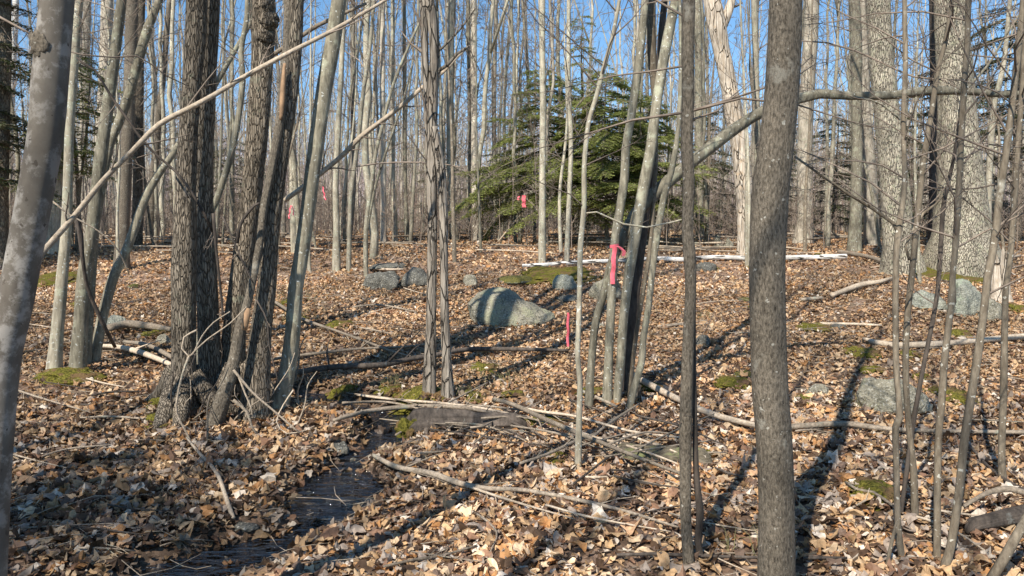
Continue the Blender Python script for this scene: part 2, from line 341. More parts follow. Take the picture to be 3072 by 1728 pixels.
# ------------------------------------------------------------------ ground sheet
for px, py, r_, h_ in ((545, 1235, .45, .13), (700, 1190, .5, .10), (1320, 1190, .45, .06), (220, 1120, .4, .07), (2880, 800, 1.3, .22), (2705, 815, .7, .12), (2850, 880, 1.3, .12), (1850, 1215, .3, .05)):
    q = gbase(px, py); MOUNDS.append((q[0], q[1], r_, h_))
def axis(fine0, fine1, step, lo, hi, gr):
    a = list(np.arange(fine0, fine1+1e-6, step)); s = step
    while a[-1] < hi: s *= gr; a.append(a[-1]+s)
    s = step
    while a[0] > lo: s *= gr; a.insert(0, a[0]-s)
    return np.array(a)
xs = axis(-4.5, 4.5, .05, -300, 300, 1.06); ys = axis(3.0, 10, .05, -45, 390, 1.04)
XX, YY = np.meshgrid(xs, ys); ZZ = ground(XX, YY)
V = np.stack([XX, YY, ZZ], -1).reshape(-1, 3); nx, ny = len(xs), len(ys)
i = np.arange(ny-1)[:, None]*nx+np.arange(nx-1)[None, :]; F = np.stack([i, i+1, i+nx+1, i+nx], -1).reshape(-1, 4)
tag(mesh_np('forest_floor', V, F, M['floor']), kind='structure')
# ------------------------------------------------------------------ water
d = _SD; T = np.gradient(d[:, :2], axis=0); T /= np.linalg.norm(T, axis=1)[:, None]; Nn = np.column_stack([-T[:, 1], T[:, 0]])
wz_ = g0(d[:, 0], d[:, 1])+.0; zc = ground(d[:, 0], d[:, 1])+.035
for k in range(1, len(zc)): zc[k] = min(zc[k], zc[k-1]-.0003)
steps = np.array(zc)
for k in range(0, len(zc), 14): steps[k:k+11] = zc[min(k+3, len(zc)-1)]
for k in range(1, len(steps)): steps[k] = min(steps[k], steps[k-1])
steps[1:-1] = (steps[:-2]+steps[1:-1]*2+steps[2:])/4
V = []; cols = 9
for k in range(len(d)):
    for j in range(cols):
        t = (j/(cols-1)*2-1)*1.35*(d[k, 2]+.03); p = d[k, :2]+Nn[k]*t
        V.append((p[0], p[1], steps[k]+.004*float(vn(np.array([p[0]*14, p[1]*14, 0]), 3))))
F = [(k*cols+j, k*cols+j+1, (k+1)*cols+j+1, (k+1)*cols+j) for k in range(len(d)-1) for j in range(cols-1)]
tag(mesh_np('stream_water', V, F, M['water']), kind='structure')
# ------------------------------------------------------------------ leaf litter
def outline(kind, m):
    t = np.linspace(0, 2*math.pi, m, endpoint=False)+.1
    if kind == 0: r_ = .30+.24*np.abs(np.cos(2.5*t))**1.5; a = np.column_stack([r_*np.sin(t)*1.05, r_*np.cos(t)])
    elif kind == 1: r_ = 1+.22*np.cos(7*t); a = np.column_stack([.25*r_*np.sin(t), .52*np.cos(t)*(1+.05*np.cos(7*t))])
    elif kind == 2: a = np.column_stack([.24*np.sin(t)*(1+.15*np.cos(t)), .5*np.cos(t)])
    else: a = np.column_stack([.33*np.sin(t)*(1+.2*np.cos(5*t)), .42*np.cos(t)*(1+.16*np.sin(4*t))])
    return a
PAL = np.array([(.53, .35, .19), (.62, .465, .30), (.45, .235, .095), (.10, .06, .035), (.38, .31, .25), (.55, .355, .21), (.27, .155, .095), (.72, .63, .52), (.19, .13, .095), (.52, .35, .19)])
def leaves(N, yl, yh, ml, smin, smax, tilt, margin, pw, inst=False, lift=.022):
    y = rng.uniform(yl**2, yh**2, N*2)**.5; x = rng.uniform(-1, 1, N*2)*(.64*y+margin)
    keep = (sdist(x, y) > rng.uniform(-.03, .08, len(x))) | (rng.random(len(x)) < .05)
    cl = n2(x, y, .8, 31); keep &= rng.random(len(x)) < .8+.35*cl; gp = n2(x, y, .42, 77, 3); keep &= rng.random(len(x)) < np.clip((gp+.62)*2.4, .42, 1)
    x = x[keep][:N]; y = y[keep][:N]; N = len(x)
    z = ground(x, y)+rng.random(N)**1.6*lift+.004
    wet = 1-.55*np.clip(1-sdist(x, y)/.28, 0, 1)
    VV = []; FF = []; CC = []; off = 0; kinds = rng.integers(0, 4, N)
    tone = n2(x, y, 1.9, 41)
    pal = PAL[rng.choice(len(PAL), N, p=pw)]*rng.uniform(.75, 1.15, N)[:, None]*(1+.42*tone)[:, None]*wet[:, None]
    for kd in range(4):
        idx = np.where(kinds == kd)[0]; n_ = len(idx)
        if not n_: continue
        o = outline(kd, ml); o = np.vstack([o, [[0, 0]]]); m_ = len(o)
        s = (smin+(smax-smin)*rng.beta(1.3, 1.7, n_))*rng.choice([1, .7, 1.35], n_, p=[.55, .33, .12])
        X = o[None, :, 0]*s[:, None]*rng.uniform(.75, 1.1, n_)[:, None]; Yl = o[None, :, 1]*s[:, None]
        c1 = rng.normal(0, 3.2, n_)/s*.35; c2 = rng.normal(0, 2.5, n_)/s*.35; c3 = rng.normal(0, 2.5, n_)/s*.35; c4 = rng.normal(0, .35, n_)
        Z = c1[:, None]*X**2+c2[:, None]*Yl**2+c3[:, None]*X*Yl+c4[:, None]*np.abs(X)+rng.normal(0, .045, (n_, m_))*s[:, None]
        a = rng.uniform(0, 2*math.pi, n_); tx = rng.normal(0, tilt, n_); ty = rng.normal(0, tilt, n_)
        Y1 = Yl*np.cos(tx)[:, None]-Z*np.sin(tx)[:, None]; Z1 = Yl*np.sin(tx)[:, None]+Z*np.cos(tx)[:, None]
        X2 = X*np.cos(ty)[:, None]+Z1*np.sin(ty)[:, None]; Z2 = -X*np.sin(ty)[:, None]+Z1*np.cos(ty)[:, None]
        X3 = X2*np.cos(a)[:, None]-Y1*np.sin(a)[:, None]; Y3 = X2*np.sin(a)[:, None]+Y1*np.cos(a)[:, None]
        Z2 = Z2-Z2.min(1)[:, None]*.55
        V = np.stack([X3+x[idx][:, None], Y3+y[idx][:, None], Z2+z[idx][:, None]], -1)
        b0 = (np.arange(n_)*m_)[:, None]+off; j = np.arange(m_-1)[None, :]
        F = np.stack([b0+j, b0+(j+1) % (m_-1), b0+np.full_like(j, m_-1)], -1)
        VV.append(V.reshape(-1, 3)); FF.append(F.reshape(-1, 3)); off += n_*m_
        CC.append(np.repeat(pal[idx], m_, 0))
    return np.vstack(VV), np.vstack(FF), np.vstack(CC)
PWN = np.array([.15, .12, .09, .15, .15, .07, .11, .06, .11, .04]); PWN /= PWN.sum()
PWF = np.array([.22, .15, .10, .08, .05, .20, .09, .05, .02, .04]); PWF /= PWF.sum()
A = MB()
for args in ((60000, 2.4, 7.2, 13, .032, .10, .33, 1.6, PWN), (90000, 7.2, 13.5, 9, .032, .082, .38, 1.6, PWF), (110000, 13.5, 27, 6, .045, .10, .42, 2.5, PWF), (28000, 27, 48, 5, .12, .26, .5, 2, PWF)):
    V, F, C = leaves(*args); A.add(V, F, col=C)
A.build('leaf_litter', M['leaf'], smooth=False); lf = bpy.data.objects['leaf_litter']; tag(lf, 'thick carpet of dry brown and tan fallen leaves covering the forest floor', 'leaf litter', kind='stuff')
# small dead twigs strewn in the leaves
N = 2600; y = rng.uniform(2.8**2, 17**2, N)**.5; x = rng.uniform(-1, 1, N)*(.66*y+1); a = rng.normal(.2, .9, N); L = rng.uniform(.08, .5, N)
K = 4; t = np.linspace(-.5, .5, K); bend = rng.normal(0, .12, N)
px_ = x[:, None]+np.cos(a)[:, None]*t*L[:, None]-np.sin(a)[:, None]*(bend[:, None]*L[:, None]*(1-4*t*t)); py_ = y[:, None]+np.sin(a)[:, None]*t*L[:, None]+np.cos(a)[:, None]*(bend[:, None]*L[:, None]*(1-4*t*t))
pz_ = ground(px_, py_)+.025+rng.uniform(0, .03, N)[:, None]+rng.normal(0, .01, (N, K))
A = MB(); A.batch(np.stack([px_, py_, pz_], -1), (rng.uniform(.0012, .0038, N)[:, None]*(1-.4*(t+.5))[None, :]), 4)
tag(A.build('twig_litter', M['deadwood']), 'short dead twigs strewn through the leaves', 'twigs', kind='stuff')

# ------------------------------------------------------------------ branch growth
def nrm(v): return v/(np.linalg.norm(v)+1e-9)
def limb(p, d, L, up=.25, wob=.12, K=5, rs=rng):
    pts = [p]; d = nrm(d); s = L/(K-1)
    for k in range(K-1):
        d = nrm(d+rs.normal(0, wob, 3)+np.array([0, 0, up/(K-1)])); pts.append(pts[-1]+d*s)
    return np.array(pts)
def sub(pts, rad, n_, lf0, lf1, ang, up, wob, rs, t0=.25, Lbase=None, rk=.5, fan=None):
    out = []; L0 = Lbase or np.linalg.norm(pts[-1]-pts[0])
    for k in range(n_):
        t = t0+(1-t0)*(k+rs.random())/n_; i = min(int(t*(len(pts)-1)), len(pts)-2); f = t*(len(pts)-1)-i
        p = pts[i]*(1-f)+pts[i+1]*f; r_ = (rad[i]*(1-f)+rad[i+1]*f)*rk; d = nrm(pts[i+1]-pts[i])
        q = nrm(np.cross(d, rs.normal(0, 1, 3))); L = L0*rs.uniform(lf0, lf1)*(1-.45*t)
        a = rs.uniform(*ang); dd = d*math.cos(a)+q*math.sin(a)
        l = limb(p, dd, L, up, wob, 5, rs); out.append((l, np.linspace(r_, max(r_*.3, .0009), 5)))
    return out
def crown(acc, pts, rad, h0, n1, L1, n2_, n3, rs, up=.8, ang=(.5, 1.1), wob=.14, rmin=.0015, rk=.42, n4=0):
    h = pts[:, 2]-pts[0, 2]; i0 = np.searchsorted(h, h0); i0 = min(i0, len(pts)-3)
    l1 = sub(pts[i0:], rad[i0:], n1, 1, 1, ang, up, wob, rs, 0.0, 1.0, rk)
    l1s = []
    for k, (l, r_) in enumerate(l1):
        sc_ = L1*rs.uniform(.6, 1.2)*(1-.5*k/max(1, n1)); base = l[0]; l = base+(l-base)*sc_; r_ = np.clip(np.minimum(r_, .012*sc_+.002), rmin, None); r_ = np.linspace(r_[0], r_[0]*.3, 5); l1s.append((l, r_))
    allp = list(l1s); l2s = []
    for l, r_ in l1s: l2s += sub(l, r_, n2_, .3, .6, (.4, .95), up*.6, wob, rs)
    allp += l2s; l3s = []
    for l, r_ in l2s: l3s += sub(l, r_, n3, .3, .6, (.4, .9), up*.4, wob*1.2, rs)
    allp += l3s
    if n4:
        for l, r_ in l3s: allp += sub(l, r_, n4, .4, .7, (.4, .9), .2, wob, rs)
    if allp: acc.batch(np.array([a for a, b in allp]), np.clip(np.array([b for a, b in allp]), rmin*.7, None), 3)
# ------------------------------------------------------------------ traced trees
AX = {}
def px_path(pts, Y, dY=0.0):
    """pixel points with widths (bottom to top) to world points and radii at depth Y (dY: how much deeper the top is)"""
    out = []; n_ = len(pts); y0, y1 = pts[0][1], pts[-1][1]
    for (a, b, w_) in pts:
        t = 0 if y0 == y1 else (y0-b)/(y0-y1)
        yy = Y+dY*t; out.append((*P(a, b, yy), max(w_, 1)*.5*yy/FPX))
    return np.array(out)
SIDEK = 1.6
def traced(name, label, cat, pts, mat, Y=None, dY=0.0, ext=6.0, crown_=(8, 2.2, 4, 3), side=None, forks=(), group=None, sides=14, rough=.05, flare=.0, seed=None, lobes=5, fh=.2, key=None, twigmat='twig', step=.1, top=.25, extra=None):
    seed = seed or (abs(hash(name))*0+int(pts[0][0]*7+pts[0][1])) % 9973; rs = np.random.default_rng(seed)
    if Y is None:
        g = G(pts[0][0], pts[0][1]); Y = g[1]
    w_ = px_path(pts, Y, dY); base = w_[0].copy(); z0 = gz(base[0], Y)
    low = base.copy(); low[2] = z0-.08
    if base[2] > z0+.03:
        d = (w_[0]-w_[1]); d = d/max(abs(d[2]), .01); low = w_[0]+d*(w_[0][2]-z0+.08)*1.0; low[3] = w_[0][3]*1.05; w_ = np.vstack([low, w_])
    else: w_[0][2] = z0; low[3] = w_[0][3]; low[2] -= w_[0][3]*.9; w_ = np.vstack([low, w_])
    s = spline(w_, step); org = np.array([w_[0][0], w_[0][1], z0])
    if ext > 0:
        d = nrm(s[-1, :3]-s[max(0, len(s)-8), :3]); k = max(6, int(ext/.35)); p = s[-1, :3]; r0 = s[-1, 3]; e = []
        for i_ in range(k):
            d = nrm(d+rs.normal(0, .03, 3)+np.array([0, 0, .05])); p = p+d*ext/k; e.append((*p, max(.002, r0*(1-(1-top)*(i_+1)/k))))
        s = np.vstack([s, e])
    root = empty(name, org); tag(root, label, cat, group)
    V, F, T = tube(s[:, :3], s[:, 3], sides, rough, flare, seed % 97, True, lobes, fh)
    A = MB().add(V, F, T)
    if extra: extra(A, s, Y)
    A.build('trunk', M[mat], root, org)
    C = MB(); hasC = False
    for f in forks:
        q = spline(px_path(f, Y), .08) if len(f[0]) == 3 else spline(np.array([(*P(a, b, yy), w2*.5*yy/FPX) for a, b, w2, yy in f]), .08)
        Bm = MB().tube(q[:, :3], q[:, 3], 8, rough, 0, seed % 31)
        Bm.build('branch', M[mat], root, org)
        tw = sub(q[:, :3], q[:, 3], 7, .12, .3, (.4, 1.), .3, .1, rs, .2); C.batch(np.array([a for a, b in tw]), np.clip(np.array([b for a, b in tw]), .0012, None), 3); hasC = True
    if ext > 0 and crown_:
        n1, L1, n2_, n3 = crown_; i0 = len(s)-max(6, int(ext/.35))
        crown(C, s[:, :3], s[:, 3], s[i0, 2]-s[0, 2]+ext*.2, n1, L1, n2_, n3, rs); hasC = True
    if side:
        cnt, L1, n2_, h0, h1 = side; h = s[:, 2]-s[0, 2]; m_ = (h > h0) & (h < h1); ii = np.where(m_)[0]
        if len(ii) > 3:
            a = s[ii[0]:ii[-1]+1]; l1 = []
            for k in range(int(cnt*SIDEK)):
                j = rs.integers(0, len(a)); az = rs.uniform(0, 2*math.pi); d = np.array([math.cos(az), math.sin(az)*.6, rs.uniform(.1, .9)])
                L = L1*rs.uniform(.5, 1.2); l = limb(a[j, :3], d, L, rs.uniform(-.3, .7), .17, 5, rs); r0 = min(a[j, 3]*.4, .003+.004*L); l1.append((l, np.linspace(r0, .0012, 5)))
            allp = list(l1)
            for l, r_ in l1:
                s2 = sub(l, r_, n2_, .25, .55, (.4, 1.), .15, .13, rs); allp += s2
                for l2, r2 in s2: allp += sub(l2, r2, 2, .3, .6, (.4, .9), .1, .13, rs)
            C.batch(np.array([a_ for a_, b_ in allp]), np.clip(np.array([b_ for a_, b_ in allp]), .0010*Y/5+.0002, None), 4); hasC = True
    if hasC: C.build('crown', M[twigmat], root, org)
    AX[key or name+str(len(AX))] = (s, root, Y)
    return root
BIG = (10, 3.2, 5, 4); MID = (8, 2.2, 4, 3); SML = (6, 1.1, 3, 3)
# --- nearest stems
traced('young_maple', 'smooth grey blotched trunk with a dark burl, nearest stem at the left edge', 'tree',
       [(-36, 1728, 104), (-22, 1400, 104), (3, 1100, 100), (46, 900, 97), (103, 600, 95), (138, 400, 95), (148, 260, 98), (157, 160, 96), (172, 0, 90)], 'beechy', Y=2.5, ext=6, crown_=MID, sides=40, rough=.025, step=.05, key='A')
def blob(name, root, mat, specs, Y, dy):
    A = MB(); v_, f_ = None, None
    bm = bmesh.new(); bmesh.ops.create_icosphere(bm, subdivisions=4, radius=1)
    v_ = np.array([v.co[:] for v in bm.verts]); f_ = np.array([[v.index for v in f.verts] for f in bm.faces]); bm.free()
    for (a, b_, r_) in specs: A.add(v_*(1+.22*fbm(v_*2.5+a, 3, 5)+.06*fbm(v_*8+a, 2, 6))[:, None]*np.array([1, .8, 1.25])*r_*Y/FPX+P(a, b_, Y+dy), f_)
    A.build(name, M[mat], root, np.array(root.location))
blob('burl', AX['A'][1], 'near', [(128, 134, 34)], 2.5, -.03)
traced('maple_tree', 'thick grey brown foreground trunk with fine scaly bark right of centre', 'tree',
       [(2329, 1728, 112), (2329, 1500, 106), (2321, 1300, 106), (2309, 1138, 107), (2301, 828, 104), (2310, 590, 108), (2328, 440, 102), (2344, 290, 98), (2352, 150, 96), (2357, 0, 93)], 'near', Y=3.25, ext=7, crown_=MID, sides=48, rough=.02, step=.05, key='T')
traced('young_maple', 'slim spotted grey stem with lichen patches left of the thick foreground trunk', 'tree',
       [(2066, 1728, 34), (2058, 1573, 33), (2056, 1449, 35), (2057, 1263, 38), (2065, 1014, 35), (2072, 870, 33), (2068, 760, 36), (2062, 683, 34), (2066, 559, 35), (2060, 420, 37), (2064, 280, 37), (2063, 140, 37), (2066, 0, 38)], 'near', Y=3.7, ext=5, crown_=MID, side=(5, .9, 4, 1.8, 2.9), sides=20, rough=.06, step=.04, key='U')
traced('sapling', 'thin crooked stem growing close against the spotted grey stem at the bottom', 'sapling',
       [(2104, 1728, 24), (2094, 1623, 22), (2101, 1542, 24), (2091, 1449, 20), (2086, 1325, 16), (2083, 1076, 11), (2084, 900, 7), (2088, 780, 4)], 'dark', Y=3.75, ext=0, side=(3, .3, 2, .3, 1.4), sides=10, rough=.08, step=.04)
SG = 'thin saplings in the right foreground'
traced('sapling', 'knuckled pale sapling, leftmost of the right foreground stems, with long dead branch reaching left', 'sapling',
       [(2704, 1728, 20), (2694, 1573, 19), (2689, 1387, 18), (2687, 1281, 20), (2700, 1248, 21), (2697, 1200, 18), (2688, 1076, 18), (2687, 828, 18), (2694, 702, 20), (2713, 559, 16), (2710, 373, 14), (2716, 186, 14), (2713, 0, 12)], 'sap', Y=3.8, ext=3, crown_=SML, side=(6, .7, 4, 1.6, 3.),
       forks=[[(2694, 702, 13), (2682, 671, 11), (2620, 627, 10), (2539, 578, 9), (2458, 522, 8), (2384, 469, 6)]], group=SG, sides=12, step=.04)
traced('sapling', 'forked sapling curving up to the right in front of the big lichened oaks', 'sapling',
       [(2744, 1561, 24), (2741, 1418, 21), (2728, 1294, 18), (2717, 1120, 18), (2722, 952, 18), (2735, 828, 18), (2756, 621, 18), (2769, 497, 18), (2794, 342, 16), (2812, 217, 14), (2837, 124, 13), (2856, 0, 12)], 'sap', ext=3, crown_=SML, side=(6, .8, 4, 1.6, 3.4),
       forks=[[(2728, 780, 9), (2716, 740, 8), (2770, 640, 8), (2810, 610, 6), (2850, 560, 5)]], group=SG, sides=12, step=.05)
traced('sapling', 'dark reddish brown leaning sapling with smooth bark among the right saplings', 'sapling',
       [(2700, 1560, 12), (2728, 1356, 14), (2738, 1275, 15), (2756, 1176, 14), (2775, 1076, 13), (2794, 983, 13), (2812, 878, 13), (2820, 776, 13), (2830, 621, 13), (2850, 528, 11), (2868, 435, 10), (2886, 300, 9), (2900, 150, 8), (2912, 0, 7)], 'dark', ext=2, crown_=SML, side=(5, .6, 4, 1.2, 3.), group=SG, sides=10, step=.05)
traced('sapling', 'straight grey sapling with a scarred node, middle of the right foreground saplings', 'sapling',
       [(2809, 1728, 23), (2812, 1573, 22), (2812, 1480, 21), (2815, 1325, 21), (2825, 1200, 21), (2834, 1076, 20), (2853, 921, 19), (2856, 905, 25), (2858, 828, 17), (2868, 714, 18), (2877, 559, 17), (2884, 404, 17), (2893, 248, 17), (2902, 124, 16), (2905, 0, 16)], 'sap', Y=3.8, ext=4, crown_=SML, side=(7, .8, 4, 1.4, 3.), group=SG, sides=12, step=.04)
traced('sapling', 'long sapling with white lichen dabs leaning right toward the corner', 'sapling',
       [(2831, 1728, 30), (2853, 1635, 26), (2877, 1480, 24), (2893, 1325, 24), (2912, 1200, 24), (2927, 1107, 23), (2949, 952, 22), (2964, 828, 22), (2980, 745, 22), (2999, 590, 21), (3017, 466, 20), (3033, 342, 19), (3048, 217, 18), (3064, 62, 16)], 'sap', Y=3.7, ext=4, crown_=SML, side=(6, .8, 4, 1.4, 3.), group=SG, sides=12, step=.04)
traced('sapling', 'rightmost crooked grey sapling standing at the right edge', 'sapling',
       [(3008, 1455, 25), (3005, 1356, 20), (3011, 1169, 20), (3014, 983, 18), (3018, 860, 17), (3030, 776, 17), (3042, 621, 16), (3054, 435, 15), (3064, 310, 15), (3075, 100, 13)], 'sap', ext=4, crown_=SML, side=(6, .8, 4, 1.2, 3.4), group=SG, sides=12, step=.05)
traced('sapling', 'pale slender sapling standing alone in the leaves left of the grey clump', 'sapling',
       [(1734, 1405, 22), (1737, 1263, 18), (1740, 1138, 16), (1733, 1076, 16), (1737, 952, 16), (1740, 828, 16), (1741, 745, 17), (1752, 621, 16), (1753, 497, 15), (1765, 373, 14), (1787, 298, 14), (1812, 199, 13), (1837, 112, 12), (1858, 0, 11)], 'pale', ext=3, crown_=SML, side=(8, .8, 4, 1.6, 4.),
       forks=[[(1750, 640, 4), (1790, 636, 5), (1870, 672, 6), (1940, 682, 5), (2010, 668, 5), (2060, 655, 4)]], sides=12, step=.06)
# --- left saplings
LS = 'grey stems of the left clump'
traced('young_maple', 'leftmost slim pale grey stem of the three growing from a mossy root mound', 'tree', [(163, 1114, 46), (172, 1000, 36), (187, 828, 33), (199, 680, 30), (205, 500, 27), (210, 370, 26), (224, 170, 26), (237, 0, 24)], 'pale', ext=6, crown_=MID, side=(8, .8, 4, 3, 5), group=LS, flare=.35, fh=.06, seed=11)
traced('young_maple', 'thickest straight grey stem of the three growing from a mossy root mound', 'tree', [(233, 1120, 50), (240, 1000, 43), (253, 828, 41), (278, 683, 37), (304, 460, 36), (322, 330, 34), (342, 180, 31), (365, 0, 28)], 'smooth', ext=7, crown_=MID, side=(8, .8, 4, 3, 5), group=LS, flare=.4, fh=.06, seed=12)
traced('young_maple', 'thin bent stem behind the thickest stem of the mossy left clump', 'tree', [(262, 1095, 24), (272, 950, 18), (285, 720, 20), (300, 600, 22), (330, 440, 22), (352, 380, 26), (385, 290, 28), (410, 200, 28), (445, 80, 26), (478, 0, 20)], 'smooth', ext=6, crown_=MID, side=(5, .8, 4, 3, 5), group=LS, seed=13)
traced('young_maple', 'smooth stem leaning right from the mossy left clump toward the furrowed trunks', 'tree', [(284, 1105, 32), (291, 1040, 30), (310, 940, 30), (342, 828, 30), (373, 764, 26), (397, 702, 26), (435, 596, 24), (472, 528, 22), (528, 447, 20), (590, 350, 17), (660, 230, 15), (740, 90, 13), (790, 0, 12)], 'smooth', Y=8.4, dY=.6, ext=4, crown_=MID, side=(5, .8, 4, 2, 5), group=LS, seed=14)
def roots(A, s, Y):
    b0 = s[1, :3]; r0 = s[1, 3]; rs = np.random.default_rng(int(Y*1000)); n_ = 6
    for k in range(n_):
        az = k*2*math.pi/n_+rs.normal(0, .25); L = rs.uniform(.3, .55); u = np.array([math.cos(az), math.sin(az)]); w2 = rs.normal(0, .05); q = []
        for t in np.linspace(0, 1, 8):
            xy = b0[:2]+u*(r0*.5+L*t)+np.array([-u[1], u[0]])*w2*math.sin(t*3); q.append((xy[0], xy[1], gz(*xy)+.26*(1-t)**2.2-.01, r0*.75*(1-t)**1.1+.012))
        q = np.array(q); A.tube(q[:, :3], q[:, 3], 12, .15, 0, k)
# --- furrowed cluster
FG = 'furrowed trunks of the large clump by the stream'
traced('maple_tree', 'dark furrowed left trunk of the large clump, flared mossy base', 'tree', [(548, 1225, 92), (552, 1120, 74), (552, 1000, 71), (551, 828, 72), (555, 683, 66), (560, 500, 56), (572, 300, 54), (586, 100, 58), (590, 0, 58)], 'rough', ext=11, crown_=BIG, group=FG, sides=56, rough=.05, flare=.55, fh=.13, lobes=5, seed=21, key='F1', step=.04, extra=roots)
traced('maple_tree', 'furrowed trunk tight against the right of the dark left trunk of the large clump', 'tree', [(634, 1190, 76), (626, 1000, 64), (618, 800, 60), (612, 683, 60), (608, 497, 60), (614, 250, 62), (622, 100, 62), (628, 0, 58)], 'rough', ext=11, crown_=BIG, group=FG, sides=48, rough=.05, flare=.4, fh=.1, seed=22, step=.04)
traced('young_maple', 'smooth thin stem climbing in front of the furrowed twin trunks then bending right', 'tree', [(585, 1160, 30), (590, 1120, 27), (606, 983, 27), (606, 828, 28), (606, 745, 28), (612, 671, 26), (646, 609, 20), (674, 528, 20), (696, 453, 20), (714, 360, 18), (727, 248, 17), (724, 149, 16), (739, 62, 15), (742, 0, 14)], 'smooth', ext=3, crown_=SML, side=(6, .8, 4, 2, 4), seed=23, group=FG, step=.06)
def knob(A, s, Y):
    bm = bmesh.new(); bmesh.ops.create_icosphere(bm, subdivisions=4, radius=1)
    v_ = np.array([v.co[:] for v in bm.verts]); f_ = np.array([[v.index for v in f.verts] for f in bm.faces]); bm.free()
    for (a, b_, r_) in ((806, 60, 26), (793, 110, 24), (800, 20, 20)):
        rr = r_*Y/FPX; A.add(v_*(1+.25*fbm(v_*2.5+a, 3, 5))[:, None]*rr+P(a, b_, Y-.06), f_)
traced('maple_tree', 'tall furrowed trunk with a gnarled knob near the top of the frame', 'tree', [(688, 1185, 96), (698, 1080, 76), (704, 980, 70), (722, 828, 66), (740, 700, 60), (752, 610, 58), (770, 430, 58), (783, 250, 62), (790, 100, 66), (790, 0, 62)], 'rough', ext=11, crown_=BIG, group=FG, sides=56, rough=.07, flare=.5, fh=.12, seed=24, extra=lambda A, s, Y: (knob(A, s, Y), roots(A, s, Y)), step=.04)
traced('maple_tree', 'right furrowed trunk of the large clump, curving up to the right', 'tree', [(768, 1170, 84), (778, 1050, 64), (788, 950, 58), (800, 860, 55), (808, 745, 54), (822, 620, 50), (837, 500, 48), (868, 310, 44), (884, 150, 42), (892, 0, 38)], 'rough', Y=6.39, ext=10, crown_=BIG, group=FG, sides=44, rough=.06, flare=.4, fh=.1, seed=25, step=.05)
traced('dead_tree', 'broken leaning stem with an orange bare wood patch in front of the furrowed clump', 'dead tree', [(662, 1208, 48), (697, 1100, 34), (720, 985, 28), (745, 900, 23), (777, 745, 22), (793, 620, 23), (817, 497, 23), (838, 370, 25), (852, 250, 27), (862, 120, 27), (866, 0, 24)], 'near', Y=6.15, dY=.25, ext=3, crown_=SML, sides=24, rough=.12, flare=.3, fh=.08, seed=26, step=.05, key='H2')
q = spline(np.array([(*P(a, b_, 6.1), r_*.5*6.1/FPX) for a, b_, r_ in ((732, 990, 14), (737, 962, 20), (742, 940, 18), (745, 925, 10))]), .03)
MB().tube(q[:, :3], q[:, 3], 12, .15).build('bare_wood', M['orange'], AX['H2'][1], np.array(AX['H2'][1].location))
q = spline(np.array([(*P(a, b_, 6.28), r_*.5*6.3/FPX) for a, b_, r_ in ((842, 360, 8), (846, 310, 14), (850, 250, 14), (854, 190, 8))]), .03)
MB().tube(q[:, :3], q[:, 3], 12, .15).build('bare_wood', M['orange'], AX['H2'][1], np.array(AX['H2'][1].location))
traced('maple_tree', 'leaning trunk half in black shadow just right of the furrowed clump', 'tree', [(842, 1195, 58), (857, 1138, 50), (876, 1015, 46), (887, 860, 44), (900, 790, 43), (925, 621, 43), (940, 497, 45), (957, 373, 46), (976, 248, 46), (999, 124, 45), (1017, 0, 43)], 'smooth', Y=6.62, ext=9, crown_=BIG, side=(4, 1., 4, 4, 5), sides=28, rough=.03, flare=.35, fh=.1, seed=27, key='I')
traced('young_maple', 'straight pale stem standing behind the leaning trunk, left of two slim stems', 'tree', [(1010, 815, 27), (1009, 683, 19), (1007, 559, 18), (1014, 400, 17), (1022, 250, 15), (1030, 90, 14), (1038, 0, 13)], 'pale', ext=7, crown_=MID, side=(9, 1., 4, 3, 8), seed=28)
traced('young_birch', 'slim creamy grey stem just right of the straight pale stem', 'tree', [(1046, 814, 16), (1049, 683, 13), (1052, 590, 13), (1064, 497, 13), (1077, 404, 13), (1089, 280, 12), (1108, 155, 11), (1120, 31, 10)], 'pale', ext=5, crown_=MID, side=(9, 1., 4, 3, 8), seed=29)
traced('young_maple', 'slim grey stem curving right above the flat rock, forked low down', 'tree', [(1098, 828, 14), (1098, 683, 13), (1114, 559, 12), (1126, 466, 11), (1148, 373, 10), (1182, 248, 9), (1230, 130, 8)], 'smooth', ext=4, crown_=MID, side=(6, .8, 4, 3, 7), forks=[[(1099, 700, 9), (1114, 620, 8), (1130, 545, 8), (1170, 420, 7), (1210, 300, 6), (1240, 180, 5)]], seed=30)
# --- split dead trunk
traced('dead_tree', 'grey barkless left stem of the split dead tree standing over the stream bank', 'dead tree', [(1288, 1194, 42), (1293, 1000, 33), (1295, 828, 30), (1297, 683, 29), (1296, 497, 28), (1297, 373, 30), (1300, 248, 30), (1302, 155, 29), (1296, 60, 30), (1286, 0, 34)], 'shag', ext=5, crown_=SML,
       forks=[[(1284, 640, 5), (1283, 500, 12), (1280, 300, 18), (1275, 150, 22), (1270, 0, 26)], [(1300, 232, 14), (1319, 210, 11), (1344, 193, 11), (1372, 161, 9), (1409, 137, 6)], [(1302, 165, 8), (1330, 140, 7), (1381, 87, 6), (1431, 19, 4)]], sides=30, rough=.10, flare=.25, fh=.06, seed=31, key='N1', step=.05)
traced('dead_tree', 'dark shaggy right stem of the split dead tree with peeling bark', 'dead tree', [(1343, 1200, 46), (1341, 1120, 32), (1339, 1040, 29), (1334, 930, 26), (1332, 828, 25), (1331, 683, 27), (1328, 590, 27), (1321, 500, 27), (1309, 430, 27), (1302, 380, 20)], 'shag', ext=0, sides=30, rough=.16, flare=.4, fh=.06, seed=32, key='N2', step=.04)
